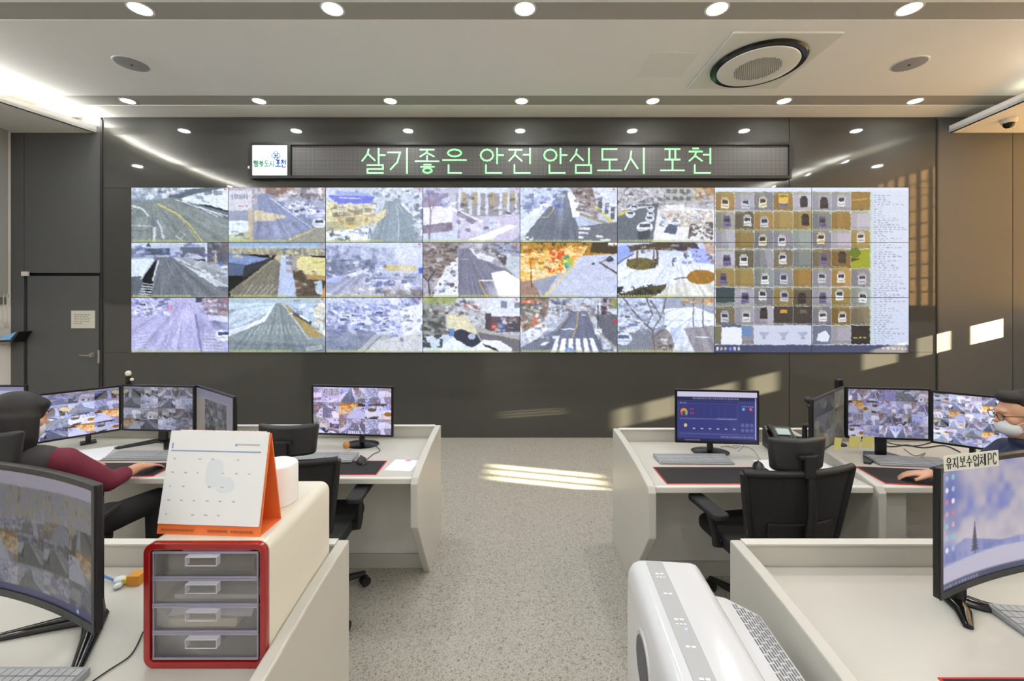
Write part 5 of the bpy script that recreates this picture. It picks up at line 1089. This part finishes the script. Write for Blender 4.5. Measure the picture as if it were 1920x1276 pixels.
# desk calendar
cal = thing('desk_calendar', 'white desk calendar on an orange stand on top of the organizer', 'calendar', (-.845, 1.185, ZD+OH), 0.0)
cal.rotation_euler = (0, 0, -.06)
CW, CH, CD = .300, .270, .10
M_or = mat('calendar_orange', (234,122,62), .5)
th_ = math.atan2(CD*.42, CH)
st = MB()
y_top = CD*.5
st.prism([(0,0),(.004,0),(y_top+.002,CH),(y_top-.002,CH)], -CW/2, CW/2, 'x')
st.prism([(CD-.004,0),(CD,0),(y_top+.004,CH),(y_top,CH)], -CW/2, CW/2, 'x')
st.box(-CW/2, CW/2, .002, CD-.002, 0, .003)
obj('calendar_stand', st, M_or, cal, label='orange folded card stand')
tilt_ = math.atan2(y_top, CH); Ls = math.hypot(y_top, CH)
RM = Matrix.Translation((0,-.0015,0)) @ Matrix.Rotation(-tilt_, 4, 'X')
def onp(mb): return mb.rot(RM)     # local XZ plane leaned back on the stand
pgs = obj('calendar_page', onp(MB().box(-CW/2+.003, CW/2-.003, -.004, -.0005, .028, Ls+.004)), mat('page_white', (238,240,243), .6), cal)
co = MB()
for i in range(46):
    x = -CW/2+.03+i*(CW-.045)/45
    co.lathe([(.0035,-.0012),(.0035,.0012)], (x, 0, Ls+.003), 10, 'x')
obj('spiral_binding', onp(co), mat('spiral_white', (236,214,206), .4), cal)
pr = MB(); r5 = random.Random(3)
for i in range(7):
    for j in range(5):
        if r5.random() < .75: pr.box(-CW/2+.022+i*.038, -CW/2+.022+i*.038+r5.uniform(.004,.009), -.0048, -.0041, .20-j*.037, .2035-j*.037)
pr.box(.055,.125,-.0048,-.0041,Ls-.033,Ls-.029)
obj('calendar_text', onp(pr), mat('print_grey', (188,190,194), .7), pgs)
pr = MB().box(-CW/2+.012, CW/2-.02, -.0048, -.0041, .222, .2255).box(-CW/2+.012,-CW/2+.0165,-.0048,-.0041,Ls-.045,Ls-.030).box(.052,.058,-.0050,-.0042,Ls-.036,Ls-.029)
obj('calendar_header', onp(pr), mat('print_blue', (150,166,206), .7), pgs)
pr = MB().rrect(.05,.075,.022,-.0046,-.0041,(.0,.165),'y').rrect(.055,.04,.02,-.0047,-.0042,(.035,.135),'y')
obj('calendar_figure', onp(pr), mat('print_pale_blue', (224,231,240), .7), pgs)
pr = MB()
for a, b in ((-.135,-.045),(-.0,.055),(.068,.13)):
    x = a
    while x < b: w = r5.uniform(.004,.009); pr.box(x, x+w, -.0028, -.0021, .010, .0155); x += w+.002
obj('stand_print', onp(pr), mat('print_brown', (170,84,34), .7), cal)
# white canister behind the calendar
ca = thing('white_canister', 'white round canister standing behind the calendar', 'canister', (-.765, 1.385, ZD+OH))
obj('canister_body', MB().lathe([(.060,0),(.064,.004),(.064,.118),(.060,.124)], (0,0,0), 40), mat('canister_white', (238,238,236), .35), ca, smooth=True)
obj('canister_top', MB().lathe([(.059,.1242),(.050,.129),(.02,.130),(.018,.127)], (0,0,0), 40), MATS['canister_white'], ca, smooth=True)
obj('canister_button', MB().lathe([(.013,.131),(.013,.134),(.010,.135)], (-.02,-.01,0), 20), mat('button_grey', (186,186,186), .4), ca)

# ------------------------------------------------------------------ air purifier
ap = thing('air_purifier', 'white air purifier with a grey control strip standing in the aisle', 'air purifier', (.465, .80, 0), -.07)
M_apw = mat('purifier_white', (214,216,219), .16, coat=.4)
PZ = .86
body = MB()
# cross-section in XZ: narrow rounded top, body widening to the grille side
P = [(-.125,.02),(-.130,.08),(-.128,PZ-.06),(-.122,PZ-.028),(-.110,PZ-.009),(-.09,PZ),(-.06,PZ+.001),(.07,PZ-.001),(.088,PZ-.006),(.100,PZ-.018),(.120,PZ-.07),(.15,.3),(.15,.02)]
body.prism(P, 0, .60, 'y')
obj('purifier_body', body, M_apw, ap, .012, smooth=True, bseg=4)
gz = MB(); G = [(.105,PZ-.048),(.15,PZ-.055),(.255,PZ-.105),(.283,PZ-.16),(.285,.05),(.12,.05)]
gz.prism(G, .05, .52, 'y'); obj('filter_cover', gz, M_apw, ap, .012, smooth=True, bseg=3)
sl = MB()
a0, b0 = Vector((.155,PZ-.0574)), Vector((.250,PZ-.1026)); u = (b0-a0).normalized(); nn = Vector((-u.y, u.x))*-1
nn = Vector((-u.y, u.x)) if (-u.y*1+u.x) > 0 else -Vector((-u.y, u.x))
def slot(A, u, nn, L, n1):
    for i in range(n1):
        for j in range(16):
            p = A+u*(.006+i*(L-.008)/n1); q = p+u*((L-.008)/n1*.42); y0_ = .075+j*.0265+(i % 2)*.008
            vs = []
            for yy in (y0_, y0_+.019):
                for (pp, h_) in ((p,-.001),(q,-.001),(q,.0015),(p,.0015)): vs.append((pp.x+nn.x*h_, yy, pp.y+nn.y*h_))
            sl.add(vs, [(0,1,2,3),(7,6,5,4),(0,4,5,1),(1,5,6,2),(2,6,7,3),(3,7,4,0)])
slot(a0, u, nn, (b0-a0).length, 8)
obj('filter_grille', sl, mat('slot_grey', (110,112,118), .6), ap)
obj('control_strip', MB().box(-.072, -.018, .012, .588, PZ-.004, PZ+.0015), mat('strip_grey', (172,174,176), .35), ap, .002)
sy = MB()
for k, y in enumerate((.06,.15,.24,.33,.43,.52)):
    for i in range(2): sy.box(-.056+i*.014,-.046+i*.014,y,y+.006,PZ+.0016,PZ+.0026)
    for i in range(3):
        if k % 2: sy.box(-.057+i*.010,-.051+i*.010,y-.016,y-.011,PZ+.0016,PZ+.0026)
obj('control_symbols', sy, mat('symbol_white', (228,230,232), .4), ap)
obj('power_light', MB().lathe([(.0035,0),(.002,.002)], (-.036,.30,PZ+.0016), 12), mat('led_blue', (120,150,255), .4, emit=2.0), ap)
iv = MB().lathe([(.076,-.134),(.080,-.1285),(.068,-.1285),(.066,-.12)], (0,.36,PZ-.145), 40, 'x'); obj('side_intake_ring', iv, mat('intake_rim', (200,201,204), .3), ap, smooth=True)
obj('side_intake', MB().lathe([(.063,-.1365),(.066,-.1342)], (0,.36,PZ-.145), 40, 'x'), mat('intake_dark', (86,88,94), .5), ap)

# ------------------------------------------------------------------ office chairs
M_ch = mat('chair_black', (26,26,27), .5); M_mesh = mat('chair_mesh', (30,29,28), .85); M_pad = mat('chair_pad', (34,34,36), .7)
def curved_slab(mb, w, z0, z1, y, depth, th, n=10, taper=0.0, lean=0.0):
    vs = []; fs = []
    for i in range(n+1):
        t = -1+2*i/n
        for (zz, dy) in ((z0,0),(z1,0),(z1,th),(z0,th)):
            ww = w/2*(1-(taper if zz == z0 else 0)); vs.append((t*ww, y+depth*t*t+dy-lean*(zz-z0), zz))
    for i in range(n):
        for k in range(4): fs.append((4*i+k, 4*i+(k+1) % 4, 4*i+4+(k+1) % 4, 4*i+4+k))
    fs += [(0,3,2,1), (4*n,4*n+1,4*n+2,4*n+3)]
    return mb.add(vs, fs)
def chair(label, x, y, rz, hz=1.02, arm_z=.655, splay=.0, wk=1.0):
    """faces +Y before turning"""
    t = thing('office_chair', label, 'chair', (x, y, 0), rz, 'black mesh office chairs')
    obj('seat', MB().rrect(.50,.48,.09,.44,.50,(0,.0),'z'), M_pad, t, .02, smooth=True, bseg=3)
    obj('backrest', curved_slab(MB(), .50*wk, .54, .91, -.255, .05, .012, taper=.22, lean=.10), M_mesh, t, .004)
    fr = MB()
    def bp(s, z): k = (z-.54)/.37; w = .25*wk*(1-.22*(1-k)); return (s*w, -.255+.05-.10*(z-.54), z)
    for s in (-1, 1): fr.tube([bp(s,.53), bp(s,.65), bp(s,.78), bp(s,.915)], [.016,.018,.018,.016], 10)
    fr.tube([((-.25+.05*i)*wk, -.255+.05*((-.25+.05*i)/.25)**2-.037, .915) for i in range(11)], .017, 10)
    fr.tube([((-.195+.039*i)*wk, -.255+.05*((-.195+.039*i)/.195)**2, .535) for i in range(11)], .016, 10)
    obj('back_frame', fr, M_ch, t, smooth=True)
    obj('back_spine', MB().tube([(0,-.12,.42),(0,-.26,.46),(0,-.30,.56),(0,-.315,.75),(0,-.31,.90)], [.03,.032,.028,.02,.016], 10), M_ch, t, smooth=True)
    obj('lumbar_support', curved_slab(MB(), .34, .60, .68, -.285, .03, .015, taper=0), M_ch, t, .006)
    hr = MB(); curved_slab(hr, .30, hz-.075, hz+.08, -.285, .045, .035, taper=.12, lean=.02)
    obj('headrest', hr, mat('headrest_black', (40,40,41), .42), t, .016, smooth=True, bseg=3)
    obj('headrest_bracket', MB().prism([(-.312,.90),(-.300,.90),(-.292,hz+.01),(-.312,hz+.01)], -.026, .026, 'x').box(-.05,.05,-.308,-.290,hz-.004,hz+.012), M_ch, t, .003)
    for s in (-1, 1):
        a = obj('armrest', MB().rrect(.085,.26,.03,arm_z-.015,arm_z+.015,(s*(.285+splay), -.01),'z'), M_pad, t, .008, smooth=True)
        obj('armrest_post', MB().tube([(s*.20,-.02,.455),(s*.275,-.02,.47),(s*.285,-.03,.52),(s*(.285+splay),-.02,arm_z-.017)], [.02,.024,.02,.018], 10), M_ch, a, smooth=True)
    obj('gas_column', MB().lathe([(.03,.08),(.03,.26),(.022,.262),(.022,.40),(.06,.405),(.09,.438)], (0,0,0), 20), M_ch, t, smooth=True)
    bs = MB().lathe([(.05,.06),(.06,.07),(.06,.115),(.035,.13)], (0,0,0), 20)
    for k in range(5):
        a = math.radians(90+72*k+20); c, s_ = math.cos(a), math.sin(a)
        bs.tube([(.04*c,.04*s_,.095),(.18*c,.18*s_,.09),(.31*c,.31*s_,.072)], [.026,.022,.015], 8)
    obj('star_base', bs, M_ch, t, smooth=True)
    for k in range(5):
        a = math.radians(90+72*k+20); c, s_ = math.cos(a), math.sin(a)
        w = MB()
        for o_ in (-.016, .016):
            w.lathe([(.010,-.009),(.027,-.008),(.028,.0),(.027,.008),(.010,.009)], (o_, 0, .0285), 20, 'x')
        w.box(-.007,.007,-.006,.006,.02,.062)
        w.v = [(.31*c+p[0]*math.cos(a*2+1)-p[1]*math.sin(a*2+1), .31*s_+p[0]*math.sin(a*2+1)+p[1]*math.cos(a*2+1), p[2]) for p in w.v]
        obj('caster', w, M_ch, t, smooth=True)
    return t
chair('empty black mesh chair facing the single monitor, half hidden by the calendar', -1.125, 2.37, .02, hz=1.015)
chair('empty black mesh chair in front of the blue dashboard monitor', 1.315, 2.245, .14, hz=.99, splay=.03, wk=1.14)
chair('black mesh chair the woman in the maroon shirt sits on', -2.31, 2.03, .24, hz=1.07)
chair('black chair the masked man sits on', 2.66, 2.10, 1.15, hz=1.0)

# ------------------------------------------------------------------ people
def hand(mb, w, tip, up, curl=.35, s=1.0, spread=.16, thumb=1):
    """palm and five bent fingers from wrist w towards tip; up = back of the hand"""
    w = Vector(w); d = (Vector(tip)-w).normalized(); up = Vector(up); up = (up-d*up.dot(d)).normalized(); side = d.cross(up)*thumb   # side = thumb side
    R = Matrix((side, d, up)).transposed()
    mb.ell(w+d*.050*s, (.038*s,.050*s,.015*s), 14, 10, R)
    mb.ell(w+d*.065*s, (.036*s,.030*s,.013*s), 14, 10, R)
    mb.cap(w-d*.02, w+d*.03*s, .024*s, .022*s)
    for k, (off, L) in enumerate(((.028,.072),(.009,.080),(-.010,.075),(-.027,.058))):
        p = w+d*.088*s+side*off*s; a = off*spread/.028
        dr = (d+side*a).normalized(); c = curl*(.6+.15*k); r = (.0088-.0004*k)*s
        for j, f in enumerate((.45,.30,.25)):
            q = p+(dr*math.cos(c)-up*math.sin(c))*L*f*s
            mb.cap(p, q, r, r*.92, 10); p = q; r *= .92; c += curl*.8
    p = w+d*.025*s+side*.026*s; dr = (d*.75+side*.62-up*.15).normalized()
    for f, r in ((.038,.0115),(.032,.0100)):
        q = p+dr*f*s; mb.cap(p, q, r*s, r*.9*s, 10); p = q; dr = (dr+d*.45-up*.12).normalized()
    return mb
def organic(name, mb, m, parent, vox, label=None, sm=4):
    o = obj(name, mb, m, parent, smooth=False, label=label)
    r = o.modifiers.new('remesh', 'REMESH'); r.mode = 'VOXEL'; r.voxel_size = vox; r.use_smooth_shade = True
    q = o.modifiers.new('smooth', 'SMOOTH'); q.factor = .5; q.iterations = sm
    return o
def skin_mat():
    m = mat('skin', (208,158,130), .5, noise=.05, nscale=12); m.node_tree.nodes['Principled BSDF'].inputs['Subsurface Weight'].default_value = .08
    m.node_tree.nodes['Principled BSDF'].inputs['Subsurface Scale'].default_value = .01; return m
M_skin = skin_mat(); M_hair = mat('hair_black', (24,21,20), .55, noise=.25, nscale=60)
def head(mb, c, f, s=1.0):
    """skull, jaw, nose, ears, lips, brows; f = facing direction (unit, may tilt)"""
    f = Vector(f).normalized(); x = f.cross(Vector((0,0,1))).normalized(); z = x.cross(f); R = Matrix((x, f, z)).transposed(); c = Vector(c)
    P = lambda a, b, d: c+R @ Vector((a*s, b*s, d*s))
    E = lambda p, r: mb.ell(P(*p), tuple(v*s for v in r), 18, 12, R)
    E((0,-.012,.025), (.074,.094,.088)); E((0,.022,-.028), (.060,.070,.075)); E((0,.045,-.080), (.034,.040,.028)); E((0,.02,-.06),(.055,.055,.045))
    E((0,.080,.035), (.045,.012,.012)); E((0,.095,-.012), (.011,.022,.012)); E((0,.088,.010), (.008,.014,.024)); E((.010,.088,-.018), (.009,.012,.008)); E((-.010,.088,-.018), (.009,.012,.008))
    E((0,.086,-.046), (.022,.009,.006)); E((0,.085,-.055), (.019,.009,.006)); E((.045,.06,-.01),(.02,.02,.02)); E((-.045,.06,-.01),(.02,.02,.02))
    for q in (-1, 1): E((q*.077,-.006,-.004), (.009,.018,.031)); E((q*.028,.078,.012),(.016,.010,.010))
    return P, R
def lower_body(mb, hips, knees, feet, g=0.0, thick=1.0):
    for h, k, f in zip(hips, knees, feet):
        mb.cap(h, k, (.078+g)*thick, (.055+g)*thick, 16); mb.cap(k, f, (.05+g)*thick, (.036+g)*thick, 14)

# --- woman ---
wm = thing('person', 'person with black hair in a maroon long-sleeved shirt and dark vest typing at a desk', 'person', (0,0,0))
hc = (-2.37,2.05,1.135); fw = (.46,.85,-.20)
S_R, S_L = (-2.165,2.065,.935), (-2.475,2.10,.935); E_R, E_L = (-2.085,2.205,.775), (-2.60,2.29,.80); W_R, W_L = (-2.105,2.405,.772), (-2.555,2.475,.770)
H_R, H_L = (-2.085,2.52,.748), (-2.46,2.56,.748)
hips = [(-2.23,2.02,.545),(-2.42,2.02,.545)]; knees = [(-2.03,2.44,.575),(-2.44,2.47,.575)]; feet = [(-2.06,2.42,.09),(-2.45,2.45,.09)]
b = MB(); P, R = head(b, hc, fw, .98)
b.cap((-2.34,2.045,.95), (-2.365,2.035,1.06), .05, .047)
b.cap((-2.32,2.05,.84), (-2.32,2.05,.90), .10, .085); b.cap((-2.32,2.03,.60),(-2.32,2.05,.82), .105, .10)
for s_, e_, w_ in ((S_R,E_R,W_R),(S_L,E_L,W_L)): b.cap((-2.32,2.055,.93), s_, .06, .045); b.cap(s_, e_, .042, .036); b.cap(e_, w_, .036, .025)
hand(b, W_R, H_R, (0,.0,1), .28, .95, thumb=-1); hand(b, W_L, H_L, (0,.0,1), .25, .95, thumb=1)
lower_body(b, hips, knees, feet, -.012)
organic('body', b, M_skin, wm, .0065)
c = MB()
for s_, e_, w_ in ((S_R,E_R,W_R),(S_L,E_L,W_L)):
    s_, e_, w_ = Vector(s_), Vector(e_), Vector(w_)
    c.cap(s_, e_, .060, .050, 16); m_ = e_+(w_-e_)*.45; c.cap(e_, m_, .049, .043, 16)
c.cap((-2.32,2.055,.93), S_R, .07, .062); c.cap((-2.32,2.055,.93), S_L, .07, .062); c.cap((-2.32,2.05,.62),(-2.32,2.05,.86), .118, .112)
c.lathe([(.058,.0),(.062,.035),(.052,.05)], (-2.30,2.045,.955), 20)
organic('shirt', c, mat('maroon_knit', (112,34,56), .8, noise=.12, nscale=90), wm, .009)
v = MB()
for (x, y, z, rx, ry, rz_) in ((-2.32,2.045,.66,.155,.118,.10),(-2.32,2.045,.76,.16,.12,.11),(-2.32,2.045,.85,.172,.12,.10),(-2.325,2.045,.92,.155,.10,.065),(-2.32,2.035,.57,.17,.13,.09)):
    v.ell((x,y,z), (rx,ry,rz_), 20, 14)
v.cap((-2.42,2.04,.945), (-2.245,2.04,.935), .078, .080, 16)
organic('vest', v, mat('charcoal_vest', (58,56,58), .85, noise=.1, nscale=70), wm, .010)
sk = MB(); sk.ell((-2.32,2.03,.545),(.19,.15,.085),18,12); lower_body(sk, hips, knees, [(k[0],k[1]-.01,.20) for k in knees], .006)
organic('trousers', sk, mat('black_trousers', (24,23,25), .85), wm, .010)
ap_ = MB().ell((-2.185,2.13,.60),(.105,.13,.05),16,10)
organic('shirt_hem', ap_, mat('dusty_pink', (176,136,130), .8), wm, .010)
sh_ = MB()
for f in feet: sh_.ell((f[0], f[1]+.05, .042), (.045,.125,.042), 16, 10).cap((f[0],f[1],.05),(f[0],f[1],.12),.042,.045)
organic('shoes', sh_, mat('shoe_dark', (34,32,34), .6), wm, .008)
h = MB()
E = lambda p, r, RR=None: h.ell(P(*p), r, 20, 14, R if RR is None else RR)
E((0,-.018,.048), (.090,.106,.092)); E((0,.035,.075), (.074,.060,.042)); E((0,-.03,-.02),(.080,.075,.10)); E((0,-.045,-.09),(.075,.05,.06))
for a_ in range(-118, 119, 12):
    q = math.radians(a_+180); sx_, cy_ = math.sin(q), math.cos(q); fr_ = .02 if abs(a_) > 90 else 0
    h.cap(P(sx_*.050, -.015+cy_*.055, .070), P(sx_*.078, -.015+cy_*.088, .015), .036, .026, 12)
    h.cap(P(sx_*.078, -.015+cy_*.088, .02), P(sx_*.088, -.012+cy_*.090+fr_*.5, -.075), .026, .026, 12)
    h.cap(P(sx_*.088, -.012+cy_*.090+fr_*.5, -.075), P(sx_*.088, -.006+cy_*.085+fr_, -.150), .026, .014, 12)
hair = organic('hair', h, M_hair, wm, .006, sm=6)
nt = M_hair.node_tree
k = MB(); k.ell(P(0,.050,-.045), (.064,.050,.052), 20, 14, R)
organic('face_mask', k, mat('mask_white', (228,232,236), .8), wm, .006)

# --- man ---
mn = thing('person', 'person with short dark hair, glasses, white mask and navy jacket at a desk', 'person', (0,0,0))
hc = (2.575,2.15,1.13); fw = (-.90,.38,-.20)
S_R, S_L = (2.66,2.28,.905), (2.60,1.97,.905); E_R, E_L = (2.47,2.28,.785), (2.50,1.92,.72); W_R, W_L = (2.275,2.30,.775), (2.42,2.06,.66)
H_R, H_L = (2.165,2.375,.752), (2.36,2.12,.635)
hips = [(2.62,2.20,.545),(2.62,2.02,.545)]; knees = [(2.27,2.18,.57),(2.30,1.98,.57)]; feet = [(2.34,2.10,.09),(2.36,1.94,.09)]
b = MB(); P, R = head(b, hc, fw, 1.04)
b.cap((2.60,2.13,.95), (2.59,2.14,1.06), .058, .054); b.cap((2.60,2.12,.84),(2.59,2.12,.90),.11,.09); b.cap((2.64,2.11,.60),(2.60,2.12,.82),.12,.11)
for s_, e_, w_ in ((S_R,E_R,W_R),(S_L,E_L,W_L)): b.cap((2.60,2.12,.91), s_, .065, .05); b.cap(s_, e_, .046, .04); b.cap(e_, w_, .04, .028)
hand(b, W_R, H_R, (0,0,1), .35, 1.05, thumb=-1); hand(b, W_L, H_L, (0,0,1), .5, 1.05, thumb=1)
lower_body(b, hips, knees, feet, -.008)
organic('body', b, M_skin, mn, .0065)
c = MB()
for s_, e_, w_ in ((S_R,E_R,W_R),(S_L,E_L,W_L)):
    s_, e_, w_ = Vector(s_), Vector(e_), Vector(w_)
    c.cap(s_, e_, .070, .060, 16); c.cap(e_, e_+(w_-e_)*.90, .058, .042, 16)
c.cap((2.61,2.12,.91), S_R, .085, .072); c.cap((2.61,2.12,.91), S_L, .085, .072); c.cap((2.64,2.11,.60),(2.59,2.12,.86),.145,.135)
for (x, y, z, rx, ry, rz_) in ((2.60,2.12,.84,.13,.18,.11),(2.63,2.11,.68,.14,.17,.12)): c.ell((x,y,z),(rx,ry,rz_),20,14)
c.lathe([(.062,.0),(.078,.03),(.082,.06),(.070,.066)], (2.595,2.13,.955), 24)
organic('jacket', c, mat('navy_jacket', (24,34,66), .7, noise=.15, nscale=40), mn, .010)
t_ = MB(); t_.ell((2.65,2.10,.545),(.16,.19,.09),18,12); lower_body(t_, hips, knees, [(f[0],f[1],.16) for f in feet], .012)
organic('trousers', t_, MATS['black_trousers'], mn, .010)
sh_ = MB()
for f in feet: sh_.ell((f[0]-.05, f[1], .045), (.135,.048,.045), 16, 10).cap((f[0],f[1],.05),(f[0],f[1],.12),.045,.048)
organic('shoes', sh_, MATS['shoe_dark'], mn, .008)
h = MB()
E((0,-.030,.062), (.080,.090,.066)); E((0,-.060,.015), (.078,.056,.075)); E((0,.030,.095), (.066,.050,.030)); E((.066,-.030,.035), (.020,.050,.055)); E((-.066,-.030,.035), (.020,.050,.055))
organic('hair', h, mat('hair_brown_black', (27,22,21), .7, noise=.25, nscale=70), mn, .006, sm=4)
k = MB(); k.ell(P(0,.060,-.045), (.064,.050,.050), 20, 14, R)
mk = organic('face_mask', k, MATS['mask_white'], mn, .006)
st_ = MB()
for q in (-1, 1): st_.tube([P(q*.058,.055,-.025), P(q*.080,.0,.0)], .0015, 6).tube([P(q*.056,.05,-.065), P(q*.080,-.005,-.025)], .0015, 6)
obj('mask_straps', st_, MATS['mask_white'], mk)
g_ = MB()
for q in (-1, 1):
    g_.tube([P(q*.034+.026*math.cos(a*math.pi/8), .100-.004*abs(math.cos(a*math.pi/8)), .014+.019*math.sin(a*math.pi/8)) for a in range(17)], .0016, 6)
    g_.tube([P(q*.062,.096,.02), P(q*.082,.04,.018), P(q*.082,-.012,.012)], .0018, 6)
g_.tube([P(-.009,.102,.018), P(.009,.102,.018)], .0016, 6)
obj('glasses', g_, M_blk, mn)
e_ = MB()
for q in (-1, 1): e_.ell(P(q*.031,.083,.013), (.012,.007,.005), 12, 8, R)
obj('eyes', e_, mat('eye_dark', (50,40,36), .3), mn)
